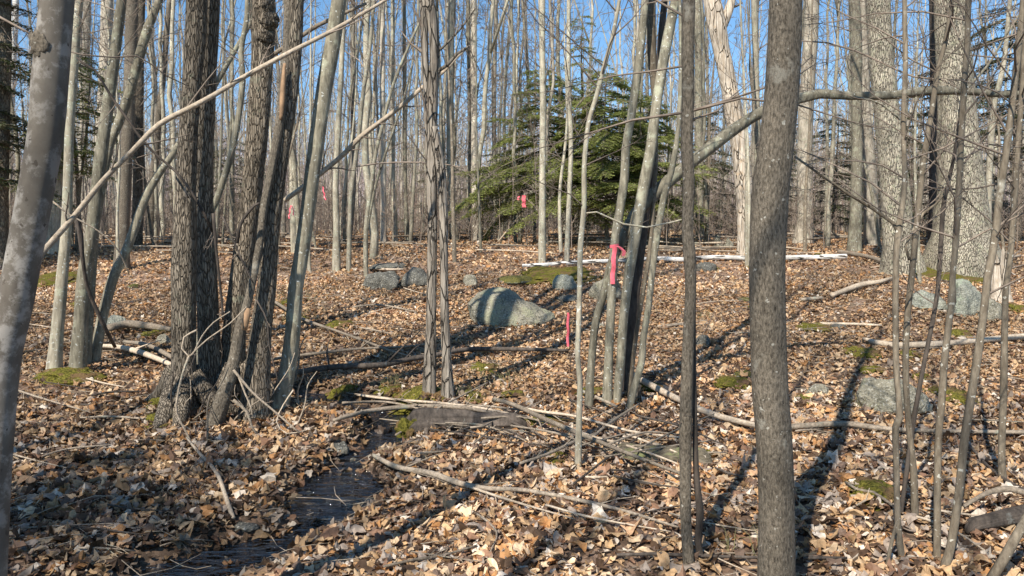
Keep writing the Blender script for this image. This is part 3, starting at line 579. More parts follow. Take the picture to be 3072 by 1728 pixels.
# --- grey clump with tape
QG = 'grey stems of the taped clump'
traced('young_maple', 'straight grey clump stem wearing the long pink tape', 'tree', [(1821, 1219, 32), (1826, 1076, 27), (1832, 950, 26), (1838, 828, 27), (1846, 714, 26), (1858, 640, 26), (1874, 528, 26), (1877, 447, 25), (1893, 354, 25), (1908, 248, 25), (1920, 155, 24), (1930, 62, 23), (1935, 0, 22)], 'smooth', ext=7, crown_=MID, side=(4, .8, 4, 3, 5), group=QG, sides=22, rough=.03, seed=41, key='Q1')
traced('young_maple', 'pale grey clump stem just right of the taped one, thickest higher up', 'tree', [(1849, 1213, 27), (1862, 1076, 26), (1871, 952, 27), (1886, 828, 30), (1899, 745, 33), (1917, 640, 36), (1935, 540, 34), (1952, 450, 32), (1970, 310, 30), (1995, 155, 31), (2018, 40, 29), (2026, 0, 27)], 'smooth', ext=7, crown_=MID, group=QG, sides=22, rough=.04, seed=42, key='Q2')
traced('young_maple', 'black shadowed straight stem in the middle of the taped clump', 'tree', [(1877, 1180, 26), (1889, 1045, 26), (1905, 890, 28), (1917, 776, 30), (1933, 652, 30), (1946, 559, 24), (1953, 450, 20), (1961, 350, 18), (1974, 230, 20), (1985, 93, 20), (1994, 0, 18)], 'dark', ext=6, crown_=MID, group=QG, sides=18, rough=.03, seed=43, key='Q4')  # shadow on this stem is painted in as near-black bark
traced('young_maple', 'thin brown split stem rising from the fallen log in the taped clump', 'tree', [(1893, 1130, 16), (1899, 1076, 14), (1915, 960, 14), (1937, 828, 14), (1950, 745, 14), (1959, 621, 13), (1967, 497, 13), (1966, 373, 14), (1961, 240, 22), (1955, 155, 25), (1954, 0, 27)], 'sap', Y=6.9, ext=5, crown_=MID, group=QG, sides=14, rough=.08, seed=44)
traced('young_maple', 'curved rightmost stem of the taped clump, bowed out at its foot', 'tree', [(1886, 1232, 25), (1899, 1176, 22), (1924, 1089, 21), (1930, 1014, 20), (1945, 921, 19), (1955, 828, 19), (1970, 714, 20), (1992, 590, 19), (2014, 515, 18), (2028, 440, 15), (2036, 373, 13), (2043, 200, 12), (2040, 0, 10)], 'smooth', ext=4, crown_=SML, group=QG, side=(5, .7, 4, 2, 5), sides=14, rough=.05, seed=45)
traced('bent_tree', 'bent hanging tree leaning from the taped clump and running level across the top right', 'tree', [(1768, 1182, 26), (1775, 1076, 23), (1787, 965, 23), (1812, 878, 24), (1832, 800, 27), (1856, 738, 30), (1877, 696, 33), (1905, 646, 38), (1955, 590, 40), (2017, 534, 38), (2079, 484, 36), (2141, 435, 36), (2216, 379, 34), (2293, 332, 32), (2396, 296, 30), (2458, 281, 30), (2551, 288, 25), (2676, 286, 25), (2769, 273, 27), (2893, 273, 22), (3005, 283, 18), (3110, 276, 15)], 'smooth', Y=6.75, dY=.3, ext=1.5, crown_=SML, sides=20, rough=.09, seed=46, key='S',
       forks=[[(2893, 273, 9), (2960, 200, 7), (3010, 120, 6), (3060, 40, 5)], [(2551, 288, 7), (2640, 310, 6), (2700, 360, 5)]])
g = G(1911, 1215); st = np.array([(g[0], g[1]+.05, g[2]-.05, .045), (g[0], g[1]+.05, g[2]+.1, .04), (g[0]+.01, g[1]+.05, g[2]+.17, .036)])
A = MB(); st = spline(st, .02); A.tube(st[:, :3], st[:, 3], 20, .12, .3, 3, True, 5, .05); o = A.build('cut_stump', M['rough'], origin=g); tag(o, 'short weathered stump at the foot of the taped clump', 'stump')
AREAS = ((-400, 130, 'at the far left behind the burled trunk'), (130, 330, 'behind the left grey clump'), (330, 520, 'left of the furrowed twin trunks'), (520, 760, 'behind the furrowed trunks'), (760, 940, 'behind the leaning trunk'), (940, 1120, 'between leaning trunk and the flat rock stems'),
         (1120, 1270, 'left of the split dead tree'), (1270, 1400, 'right behind the split dead tree'), (1400, 1560, 'between split dead tree and hemlocks'), (1560, 1720, 'behind the left hemlock boughs'), (1720, 1900, 'behind the bushy hemlock'), (1900, 2050, 'behind the taped clump'),
         (2050, 2200, 'between spotted stem and snag'), (2200, 2300, 'right of the bleached snag'), (2300, 2480, 'behind the foreground trunk'), (2480, 2640, 'left of the two oaks'), (2640, 2800, 'behind the left oak'), (2800, 2940, 'behind the massive oak'), (2940, 3500, 'at the far right behind the saplings'))
def area(px):
    for a, b_, n_ in AREAS:
        if a <= px < b_: return n_
    return 'beyond the edge of the view'
rs_ = random.Random(5)
# --- middle distance traced trees
def mid(name, label, pts, mat='fargrey', ext=8, crown_=MID, side=(16, 1.5, 5, 2, 9), **k):
    traced(name, label, 'tree', pts, mat, ext=ext, crown_=crown_, side=side, step=.25, sides=k.pop('sides', 12), **k)
mid('maple_tree', 'grey trunk left of the hemlock boughs, in front of them, based by the white log', [(1626, 792, 24), (1627, 559, 19), (1629, 310, 19), (1626, 124, 18), (1627, 0, 18)], 'pale')
mid('young_maple', 'wavy slim pale stem in front of the hemlock boughs', [(1700, 788, 17), (1706, 621, 14), (1713, 435, 14), (1706, 248, 13), (1706, 0, 12)], 'pale')
mid('young_maple', 'very thin curving stem at the left edge of the hemlock boughs', [(1604, 730, 11), (1598, 497, 10), (1588, 310, 9), (1576, 124, 9), (1567, 0, 9)], 'pale')
mid('young_maple', 'thin stem right behind the grey trunk in front of the hemlocks', [(1640, 735, 12), (1637, 540, 11), (1645, 330, 10), (1660, 250, 9), (1650, 0, 9)])
traced('dead_snag', 'bleached cream barkless snag leaning left with a forked top', 'dead tree', [(2242, 765, 56), (2238, 700, 46), (2236, 621, 48), (2228, 528, 50), (2216, 435, 48), (2197, 310, 52), (2178, 217, 46), (2157, 106, 50), (2140, 30, 52), (2130, -20, 46), (2122, -110, 34)], 'snag', ext=1.2, crown_=None, forks=[[(2158, 110, 20), (2172, 68, 28), (2190, 20, 26), (2206, -40, 20), (2216, -110, 10)]], sides=30, rough=.09, flare=.25, fh=.25, seed=51, step=.15)
mid('maple_tree', 'double grey trunk right of the bleached snag behind the foreground trunk', [(2408, 732, 62), (2416, 650, 46), (2414, 497, 44), (2420, 310, 42), (2432, 100, 42), (2436, 0, 42)], 'fargrey', flare=.3, sides=20)
mid('maple_tree', 'straight shaded grey trunk behind the dead branch left of the oaks', [(2563, 758, 42), (2568, 621, 33), (2570, 497, 32), (2570, 310, 31), (2568, 100, 33), (2562, 0, 30)], 'smooth', flare=.3, sides=20)
mid('maple_tree', 'dull trunk close behind the left oak with lichen', [(2615, 740, 44), (2613, 600, 40), (2606, 450, 34), (2594, 300, 30), (2590, 0, 28)], 'fargrey', sides=16)
traced('oak_tree', 'tall lichened oak trunk tapering left, left of the two big oaks', 'tree', [(2708, 815, 118), (2700, 740, 96), (2694, 683, 90), (2683, 559, 82), (2672, 435, 72), (2650, 248, 70), (2640, 120, 67), (2633, 0, 66)], 'oak', ext=10, crown_=BIG, sides=56, rough=.06, flare=.25, fh=.35, seed=61, step=.08)
traced('oak_tree', 'massive lichened oak trunk with a broad flared foot, right of the two big oaks', 'tree', [(2888, 805, 225), (2888, 745, 196), (2888, 690, 162), (2886, 600, 138), (2882, 520, 124), (2877, 435, 112), (2865, 248, 99), (2856, 100, 92), (2850, 0, 88)], 'oak', ext=10, crown_=BIG, sides=72, rough=.06, flare=.25, fh=.5, lobes=7, seed=62, step=.08)
mid('hemlock_tree', 'dark thin trunk squeezed between the two big oaks', [(2803, 745, 36), (2803, 500, 28), (2802, 200, 24), (2800, 0, 24)], 'dark', sides=14)
mid('young_maple', 'light stem right of the massive oak in front of dark evergreens', [(2962, 760, 24), (2965, 600, 18), (2972, 430, 18), (2985, 300, 16), (3010, 200, 14), (3030, 0, 12)], 'pale')
mid('maple_tree', 'dark brown trunk cut by the left edge of the photo', [(4, 800, 38), (8, 500, 34), (14, 200, 34), (16, 0, 32)], 'rough')
mid('white_birch', 'white birch behind the foreground stem at the left edge', [(22, 700, 24), (30, 350, 22), (45, 60, 18), (47, 0, 18)], 'birch')
mid('maple_tree', 'grey trunk straight up between the first two left stems', [(245, 690, 26), (248, 500, 24), (255, 250, 23), (262, 0, 22)])
mid('maple_tree', 'broad pale trunk behind the leftmost pale stem', [(160, 760, 56), (165, 600, 48), (168, 450, 42), (180, 200, 34), (190, 0, 30)])
mid('maple_tree', 'grey brown trunk behind the thickest left stem', [(292, 720, 38), (300, 500, 34), (313, 250, 34), (322, 0, 33)])
mid('maple_tree', 'dark lichen spotted trunk left of the furrowed clump', [(365, 812, 48), (368, 700, 38), (372, 600, 36), (385, 350, 35), (394, 120, 34), (397, 0, 34)], 'near', flare=.3, sides=18)
mid('maple_tree', 'brown trunk behind the dark spotted trunk', [(412, 740, 32), (414, 500, 27), (418, 200, 26), (422, 0, 25)], 'rough')
mid('young_maple', 'dark slim trunk leaning right, left of the furrowed clump', [(448, 725, 30), (455, 600, 24), (470, 420, 20), (492, 200, 16), (508, 0, 14)], 'near')
for (x0, x1, xm, yb, w1, mt, lb) in ((868, 885, 878, 760, 20, 'pale', 'grey trunk seen between the furrowed clump and leaning trunk'), (1058, 1046, 1060, 722, 15, 'fargrey', 'slim stem tangled with the creamy stem'), (1147, 1150, 1150, 735, 16, 'fargrey', 'upright grey stem above the flat rock, thickest there'),
        (1178, 1187, 1180, 728, 13, 'pale', 'pale upright stem left of the split dead tree'), (1212, 1222, 1216, 722, 12, 'smooth', 'greenish slim stem left of the split dead tree'), (1355, 1366, 1352, 722, 20, 'pale', 'light grey trunk just right of the split dead tree'),
        (1420, 1430, 1424, 724, 19, 'fargrey', 'straight trunk midway between split dead tree and hemlocks'), (1404, 1414, 1410, 716, 12, 'smooth', 'thin trunk doubling the midway trunk on its left'), (1488, 1480, 1484, 716, 13, 'fargrey', 'slim stem left of the hemlock boughs'), (1536, 1500, 1515, 722, 10, 'pale', 'thin stem leaning right toward the hemlock top'),
        (2092, 2100, 2098, 722, 22, 'smooth', 'straight stem between spotted stem and bleached snag'), (2262, 2262, 2272, 735, 18, 'pale', 'thin stem close right of the bleached snag')):
    mid('maple_tree', lb, [(x1, yb, w1+5), (xm, 560, w1), (xm-2, 300, w1), (x0, 0, w1-1)], mt)
rs_ = random.Random(61)
for k in range(34):
    yb = rs_.choice([rs_.uniform(728, 760), rs_.uniform(760, 860)]); a = rs_.uniform(60, 3020); ln = rs_.gauss(0, 60); w0 = rs_.uniform(5, 9)*(1+(yb-728)/170)
    if 1350 < a < 1700 and yb > 800: continue
    traced('sapling', ('thin pale', 'thin grey', 'slender brown')[k % 3]+' sapling '+area(a)+(', taller' if w0 > 8 else ', finer')+(' leaning right' if ln > 20 else ' leaning left' if ln < -20 else ' upright'), 'sapling',
           [(a, yb, w0+2), (a+ln*.3+rs_.uniform(-8, 8), yb-180, w0), (a+ln*.65+rs_.uniform(-12, 12), yb-380, w0*.8), (a+ln, yb-rs_.uniform(480, 800), w0*.45)], ('pale', 'smooth', 'sap')[k % 3], ext=1.0, crown_=(5, .7, 3, 3), side=(6, .8, 4, .8, 5), sides=8, step=.2, rough=.06, group='understory saplings on the far rise')
# --- leaning dead poles
def pole(name, label, cat, pts, mat, sides=12, rough=.08, tw=0, group=None, step=.08, seed=1):
    q = spline(np.array([(*P(a, b_, yy), w_*.42*yy/FPX) for a, b_, w_, yy in pts]), step); org = q[0, :3].copy()
    if tw:
        root = empty(name, org); tag(root, label, cat, group); MB().tube(q[:, :3], q[:, 3], sides, rough, 0, seed).build('stem', M[mat], root, org)
        rs = np.random.default_rng(seed); l = sub(q[:, :3], q[:, 3], tw, .06, .2, (.4, 1.1), .1, .12, rs, .1, None, .4); 
        for a, b_ in l:
            al = [(a, b_)]+sub(a, b_, 3, .3, .6, (.4, .9), .1, .12, rs)
            MB().batch(np.array([u for u, v in al]), np.clip(np.array([v for u, v in al]), .0015, None), 4).build('twig', M['twig'], root, org)
        return root
    return tag(MB().tube(q[:, :3], q[:, 3], sides, rough, 0, seed).build(name, M[mat], None, org), label, cat, group)
pole('leaning_pole', 'long pale dead pole slanting up across the furrowed trunks from the left', 'dead pole', [(85, 815, 22, 5.2), (115, 772, 21, 5.25), (230, 640, 20, 5.35), (310, 540, 18, 5.4), (397, 453, 17, 5.45), (478, 373, 19, 5.5), (578, 320, 19, 5.5), (646, 283, 18, 5.55), (733, 230, 17, 5.6), (822, 182, 17, 5.6), (909, 137, 16, 5.7), (996, 93, 15, 5.8), (1070, 50, 13, 5.9), (1157, 0, 10, 6), (1280, -80, 6, 6.2)], 'paledead', 16, .05, tw=12, seed=3)
pole('leaning_pole', 'dead pole slanting behind the split dead tree, broken at its low end', 'dead pole', [(853, 602, 16, 7.6), (946, 534, 16, 7.6), (1027, 466, 16, 7.6), (1083, 410, 16, 7.6), (1157, 354, 16, 7.7), (1220, 304, 15, 7.7), (1269, 261, 15, 7.7), (1330, 215, 13, 7.7), (1372, 170, 11, 7.7), (1409, 137, 8, 7.7)], 'paledead', 14, .15, tw=9, seed=4)
pole('leaning_pole', 'short grey pole behind the knobby trunk at the top', 'dead pole', [(800, 175, 16, 8), (860, 138, 16, 8), (909, 105, 15, 8), (950, 78, 15, 8), (1010, 50, 13, 8), (1100, 10, 10, 8)], 'deadwood', 12, .08, seed=5)
pole('dead_vine', 'dark dead branch hanging diagonally left of the furrowed trunks', 'dead branch', [(230, 172, 6, 5.9), (250, 190, 8, 5.9), (286, 211, 8, 5.9), (335, 292, 9, 5.9), (385, 360, 9, 5.9), (428, 422, 10, 5.9), (478, 472, 9, 5.9), (528, 515, 9, 5.9), (571, 571, 10, 5.9), (615, 646, 10, 5.9), (640, 700, 8, 5.95)], 'dark', 8, .1, tw=8, seed=6)
pole('dead_branch', 'thin arching branch beside the burl at top left', 'dead branch', [(205, 154, 5, 4.5), (250, 165, 5, 4.5), (340, 172, 5, 4.6), (410, 168, 5, 4.7), (450, 190, 5, 4.7), (500, 228, 4, 4.8), (560, 256, 3, 4.9)], 'twig', 8, .1, tw=6, seed=7)
pole('dead_branch', 'grey branch entering from the left edge behind the burled trunk', 'dead branch', [(-60, 20, 10, 3.6), (0, 52, 9, 3.6), (60, 84, 8, 3.6), (110, 112, 7, 3.6)], 'twig', 8, .1, tw=3, seed=8)
pole('dead_branch', 'bleached curved twig arching down to the leaves beside the left clump', 'dead branch', [(146, 594, 5, 6.8), (211, 646, 7, 6.9), (280, 683, 6, 7), (335, 727, 6, 7.1), (368, 775, 5, 7.2), (388, 825, 4, 7.3)], 'paledead', 8, .1, tw=3, seed=9)
pole('broken_slab', 'dark brown broken branch propped against the left clump', 'dead branch', [(222, 640, 10, 7.4), (240, 700, 18, 7.4), (246, 760, 14, 7.4), (262, 860, 12, 7.5), (290, 930, 14, 7.6), (318, 990, 14, 7.7), (345, 1040, 12, 7.9)], 'dark', 10, .2, seed=10)
pole('leaning_pole', 'very thin white pole leaning beside the far pink tape', 'dead pole', [(1492, 728, 5, 19), (1530, 682, 5, 19), (1583, 620, 5, 19)], 'paledead', 8, .05, seed=11)
pole('dead_branch', 'level thin dead branch crossing behind the split dead tree', 'dead branch', [(1068, 500, 5, 10.5), (1140, 490, 6, 10.5), (1230, 487, 6, 10.5), (1330, 492, 5, 10.4), (1390, 505, 4, 10.4)], 'twig', 8, .05, tw=4, seed=12)
pole('dead_branch', 'long arching twig above the snag and oaks at top right', 'dead branch', [(2400, 122, 4, 4.6), (2480, 128, 6, 4.6), (2560, 150, 7, 4.6), (2650, 190, 7, 4.5), (2740, 230, 6, 4.4), (2830, 240, 5, 4.3), (2880, 268, 4, 4.2)], 'twig', 8, .08, tw=8, seed=13)
# --- fallen logs and sticks: pixel polylines laid on the ground
def fallen(name, label, pts, mat='deadwood', lift=.4, tw=0, sides=10, rough=.12, cat='fallen branch', seed=1, group=None, hs=None):
    w_ = []
    for k, (a, b_, wd) in enumerate(pts):
        g = G(a, b_+wd*.4); yy = g[1]; r_ = wd*.5*yy/FPX; h = (hs[k] if hs else 0); p = np.array([g[0], g[1], g[2]+r_*lift*2+.035+h])
        if h:
            g2 = P(a, b_, yy); p = np.array([g2[0], yy, max(g2[2], g[2]+r_)])
        w_.append((*p, r_))
    q = spline(np.array(w_), .06); org = q[0, :3].copy()
    if tw:
        root = empty(name, org); tag(root, label, cat, group); MB().tube(q[:, :3], q[:, 3], sides, rough, 0, seed).build('stem', M[mat], root, org)
        rs = np.random.default_rng(seed); l = sub(q[:, :3], q[:, 3], tw, .08, .25, (.4, .9), .0, .1, rs, .1, None, .45)
        for a, b_ in l: a[:, 2] = np.maximum(a[:, 2], ground(a[:, 0], a[:, 1])+.02)
        for a, b_ in l: MB().batch(a[None], np.clip(b_[None], .0018, None), 5).build('side_twig', M[mat], root, org)
        return root
    return tag(MB().tube(q[:, :3], q[:, 3], sides, rough, 0, seed).build(name, M[mat], None, org), label, cat, group)
fallen('birch_log', 'long white birch log lying across the far side of the clearing', [(1567, 803, 10), (1632, 800, 12), (1744, 792, 12), (1821, 789, 13), (1973, 782, 14), (2048, 784, 14), (2141, 778, 15), (2259, 780, 15), (2356, 779, 16), (2440, 777, 16), (2539, 775, 16)], 'birch', sides=16, rough=.05, cat='log')
fallen('fallen_log', 'brown log end resting right of the white birch log', [(2517, 760, 13), (2595, 774, 13), (2651, 790, 14)], 'deadwood', cat='log')
fallen('fallen_log', 'pale barkless log pointing at the left oak foot', [(2494, 897, 14), (2582, 866, 15), (2640, 855, 12), (2690, 838, 8)], 'paledead', cat='log', lift=.7)
fallen('fallen_branch', 'short broken stick left of the pale log below the oaks', [(2402, 912, 10), (2430, 910, 11), (2466, 906, 10)], 'deadwood', lift=1)
fallen('fallen_log', 'long pale log running to the right edge below the lichened ledge', [(2590, 1025, 10), (2640, 1038, 16), (2700, 1045, 18), (2831, 1040, 18), (2960, 1028, 18), (3090, 1016, 20)], 'paledead', cat='log')
fallen('fallen_branch', 'slender straight stick above the long pale log at right', [(2452, 978, 7), (2560, 980, 8), (2645, 984, 6)], 'paledead')
fallen('fallen_branch', 'pale crooked branch at the foot of the massive oak', [(2800, 808, 10), (2893, 797, 12), (2930, 800, 11), (3005, 787, 10), (3060, 775, 8)], 'paledead', lift=.8)
fallen('fallen_log', 'pale pole lying from the taped clump down to the foreground trunk', [(1872, 1128, 17), (1955, 1176, 19), (2042, 1221, 19), (2141, 1264, 19), (2280, 1300, 17)], 'paledead', lift=.8, cat='log', rough=.06)
fallen('fallen_log', 'grey pole lying level from the foreground trunk to the right saplings', [(2371, 1301, 17), (2440, 1296, 18), (2539, 1292, 18), (2676, 1307, 14), (2893, 1313, 12), (3080, 1316, 14)], 'deadwood', lift=.8, cat='log', rough=.06)
fallen('fallen_branch', 'long dark branch lying across the middle behind the split dead tree', [(765, 1155, 14), (884, 1138, 16), (1008, 1121, 17), (1145, 1115, 17), (1232, 1096, 16), (1319, 1081, 15), (1412, 1065, 14), (1561, 1064, 12), (1706, 1066, 9)], 'dark', lift=1.0, tw=8, rough=.08)
fallen('fallen_branch', 'thin grey branch parallel to and above the long dark branch', [(790, 1100, 8), (890, 1087, 9), (977, 1077, 9), (1070, 1065, 8), (1195, 1058, 7), (1275, 1049, 6)], 'deadwood', lift=1.5, tw=5)
fallen('fallen_branch', 'thin straight branch sloping down right from behind the clump', [(816, 915, 8), (903, 971, 9), (1008, 1009, 8), (1108, 1046, 8), (1164, 1068, 8), (1232, 1084, 5)], 'deadwood', lift=1.5, tw=4)
fallen('fallen_log', 'grey dry limb behind the left clump with a hollow end', [(328, 1000, 20), (380, 990, 24), (440, 992, 20), (512, 1000, 12)], 'deadwood', lift=.8, cat='log', rough=.2)
fallen('fallen_branch', 'weathered stick running from the left clump to the furrowed base, lower of two', [(286, 1053, 10), (360, 1062, 14), (435, 1084, 16), (528, 1121, 14), (650, 1175, 12)], 'paledead', lift=1.2, tw=4)
fallen('fallen_branch', 'weathered stick ending at the furrowed base, upper of two', [(373, 1046, 10), (430, 1055, 12), (472, 1071, 12), (559, 1121, 13), (650, 1166, 10)], 'deadwood', lift=1.6)
fallen('fallen_branch', 'long bleached stick starting by the pool and lying through the front leaves', [(1120, 1387, 13), (1195, 1425, 15), (1294, 1444, 16), (1381, 1475, 16), (1470, 1490, 14), (1570, 1494, 13), (1737, 1525, 13), (1893, 1562, 10), (2035, 1605, 7)], 'deadwood', lift=.9, tw=4)
BR = 'sticks of the brush pile'
for k, (lb, pts, mt) in enumerate((
        ('grey limb reaching over the stream from the brush pile', [(1000, 1292, 10), (1060, 1280, 13), (1108, 1272, 15), (1232, 1257, 14), (1380, 1258, 13), (1540, 1282, 10)], 'deadwood'),
        ('thin pale stick, topmost across the stream in the brush pile', [(1064, 1207, 6), (1120, 1218, 7), (1195, 1226, 7), (1330, 1240, 8), (1450, 1255, 8), (1561, 1276, 7)], 'paledead'),
        ('long limb of the brush pile sloping down to the spotted stem', [(1480, 1240, 12), (1540, 1262, 14), (1644, 1313, 15), (1768, 1363, 14), (1893, 1413, 13), (2050, 1466, 10)], 'deadwood'),
        ('pale straight branch over the brown rotten log', [(1539, 1257, 9), (1630, 1275, 9), (1725, 1288, 9), (1893, 1331, 8), (2040, 1344, 6)], 'paledead'),
        ('upturned grey stick pointing at the taped clump foot', [(1768, 1350, 9), (1820, 1305, 9), (1870, 1268, 8), (1917, 1232, 5)], 'deadwood'),
        ('dark stick crossing low in front of the pale slender sapling', [(1560, 1425, 9), (1640, 1400, 10), (1720, 1365, 11), (1790, 1330, 8)], 'deadwood'),
        ('sunlit stick over the right end of the rotten log', [(1880, 1335, 7), (1940, 1360, 8), (2010, 1385, 8), (2050, 1400, 6)], 'paledead'),
        ('short pale stick propped left of the rotten log', [(1700, 1310, 6), (1780, 1345, 7), (1870, 1372, 8), (1960, 1400, 7), (2040, 1425, 5)], 'paledead'),
        ('brown stick left of the stump under the clump', [(1745, 1200, 9), (1790, 1222, 10), (1850, 1248, 9)], 'deadwood'),
        ('thin brown stick along the top of the mossy log', [(1240, 1262, 5), (1340, 1247, 7), (1460, 1246, 7), (1600, 1262, 6), (1720, 1282, 4)], 'deadwood'),
        ('dark twig fanning right out of the brush pile', [(1300, 1235, 5), (1420, 1262, 7), (1540, 1300, 7), (1640, 1345, 5)], 'dark'))):
    fallen('fallen_branch', lb, pts, mt, lift=2.2+.4*(k % 4), tw=4, seed=k+3, group=BR, sides=8)
for k, (lb, pts, mt) in enumerate((
        ('dark stick low at the bottom between spotted stem and foreground trunk', [(1850, 1690, 9), (1960, 1688, 11), (2050, 1692, 11), (2270, 1698, 9)], 'dark'),
        ('curved grey stick at the very bottom centre', [(1150, 1725, 8), (1240, 1705, 9), (1330, 1690, 8), (1430, 1660, 6)], 'deadwood'),
        ('thin stick crossing the leaves under the long bleached stick', [(1380, 1540, 6), (1440, 1570, 7), (1490, 1620, 6), (1470, 1680, 5)], 'deadwood'),
        ('brown stick lying right of the foreground trunk base', [(2410, 1700, 9), (2470, 1699, 10), (2540, 1699, 8)], 'dark'),
        ('thin pale stick left of the moss cushion', [(2530, 1560, 5), (2600, 1520, 6), (2680, 1475, 5)], 'paledead'),
        ('knotted root-like stick by the moss cushion', [(2536, 1468, 8), (2570, 1490, 9), (2620, 1500, 10), (2680, 1540, 7)], 'deadwood'),
        ('pale stick running under the right saplings', [(2700, 1560, 6), (2780, 1582, 9), (2870, 1620, 8), (2960, 1680, 6)], 'paledead'),
        ('brown branch slanting behind the leaning sapling', [(2790, 1210, 6), (2850, 1290, 8), (2920, 1370, 9), (2985, 1440, 10), (3080, 1500, 12)], 'dark'),
        ('long thin branch left of the furrowed base reaching the front leaves', [(560, 1330, 6), (600, 1380, 9), (650, 1440, 12), (680, 1520, 14), (700, 1580, 14)], 'deadwood'),
        ('small dark stick left of the bottom centre leaves', [(480, 1660, 5), (560, 1640, 6), (660, 1645, 4)], 'deadwood'),
        ('faint stick on the left leaves before the clump', [(90, 1400, 5), (200, 1365, 6), (330, 1352, 5)], 'deadwood'),
        ('grey stick in the leaves beside the furrowed base', [(230, 1270, 5), (330, 1266, 7), (430, 1272, 6)], 'deadwood'),
        ('thin fallen twig across the far slope left of the boulder', [(1060, 930, 5), (1140, 925, 6), (1250, 945, 5)], 'deadwood'),
        ('fallen bough lying on the flat rock', [(1120, 815, 6), (1170, 818, 7), (1210, 816, 5)], 'paledead'))):
    fallen('fallen_branch', lb, pts, mt, lift=.9, tw=3, seed=k+33, sides=8)
rs_ = random.Random(5)
for k in range(64):
    a = rs_.uniform(150, 2900); b_ = rs_.uniform(708, 762); L = rs_.uniform(80, 330); dy = rs_.uniform(-12, 12); w0 = rs_.uniform(3.5, 7)
    fallen('fallen_branch', ('thin', 'pale', 'thicker')[k % 3]+' fallen branch, far rise, '+area(a)+(', upper' if b_ < 735 else ', lower'), [(a, b_, w0), (a+L*.5, b_+dy*.3+rs_.uniform(-3, 3), w0), (a+L, b_+dy, w0*.6)], ('deadwood', 'paledead', 'deadwood')[k % 3], lift=rs_.uniform(1, 3), seed=k, sides=6, group='fallen branches on the far rise')
rs_ = random.Random(9)
for k in range(46):
    a = rs_.uniform(1130, 2080); t = (a-1130)/950; b_ = 1235+t*130+rs_.uniform(-28, 50); L = rs_.uniform(70, 330); sl = rs_.gauss(.16, .16) if rs_.random() < .8 else -rs_.uniform(.3, .7); w0 = rs_.uniform(3, 7.5)
    pts = [(a-L*.5, b_-sl*L*.5, w0), (a, b_+rs_.uniform(-16, 16), w0), (a+L*.5, b_+sl*L*.5, w0*.5)]
    fallen('fallen_branch', ('dry grey stick in the brush pile', 'grey brown dead stick in the brush pile', 'dark dead stick in the brush pile')[k % 3]+(' over the stream' if a < 1330 else ' left part' if a < 1700 else ' right part')+(', rising right' if sl < 0 else ', nearly level' if sl < .12 else ', sloping down right')+(', long' if L > 230 else ', middling' if L > 140 else ', short'), pts, ('deadwood', 'deadwood', 'dark')[k % 3], lift=rs_.uniform(1, 6), tw=rs_.choice([0, 0, 3]), seed=k+200, sides=6, group='loose sticks of the brush pile')
for k in range(70):
    b_ = rs_.uniform(800, 1700); a = rs_.uniform(60, 3000); sc_ = .35+.65*(b_-800)/900; L = rs_.uniform(110, 420)*sc_; sl = rs_.gauss(.05, .22)*min(1, sc_*1.3); w0 = rs_.uniform(4, 10)*sc_
    if 700 < a < 1200 and b_ > 1250: continue
    pts = [(a-L*.5, b_-sl*L*.5, w0), (a-L*.1, b_+rs_.uniform(-6, 6)*sc_, w0), (a+L*.5, b_+sl*L*.5, w0*.5)]
    fallen('fallen_branch', ('slim grey', 'bleached', 'dark brown')[k % 3]+' stick '+('sloping ' if abs(sl) > .12 else 'level ')+('of the upper slope' if b_ < 1000 else 'of the middle slope' if b_ < 1300 else 'in the foreground')+(' at left' if a < 700 else ' left of centre' if a < 1350 else ' near the centre' if a < 1900 else ' right of centre' if a < 2500 else ' at right'), pts, ('deadwood', 'paledead', 'dark')[k % 3], lift=rs_.uniform(.8, 2.2), tw=rs_.choice([0, 3, 4]), seed=k+300, sides=7, group='small sticks lying in the leaves')
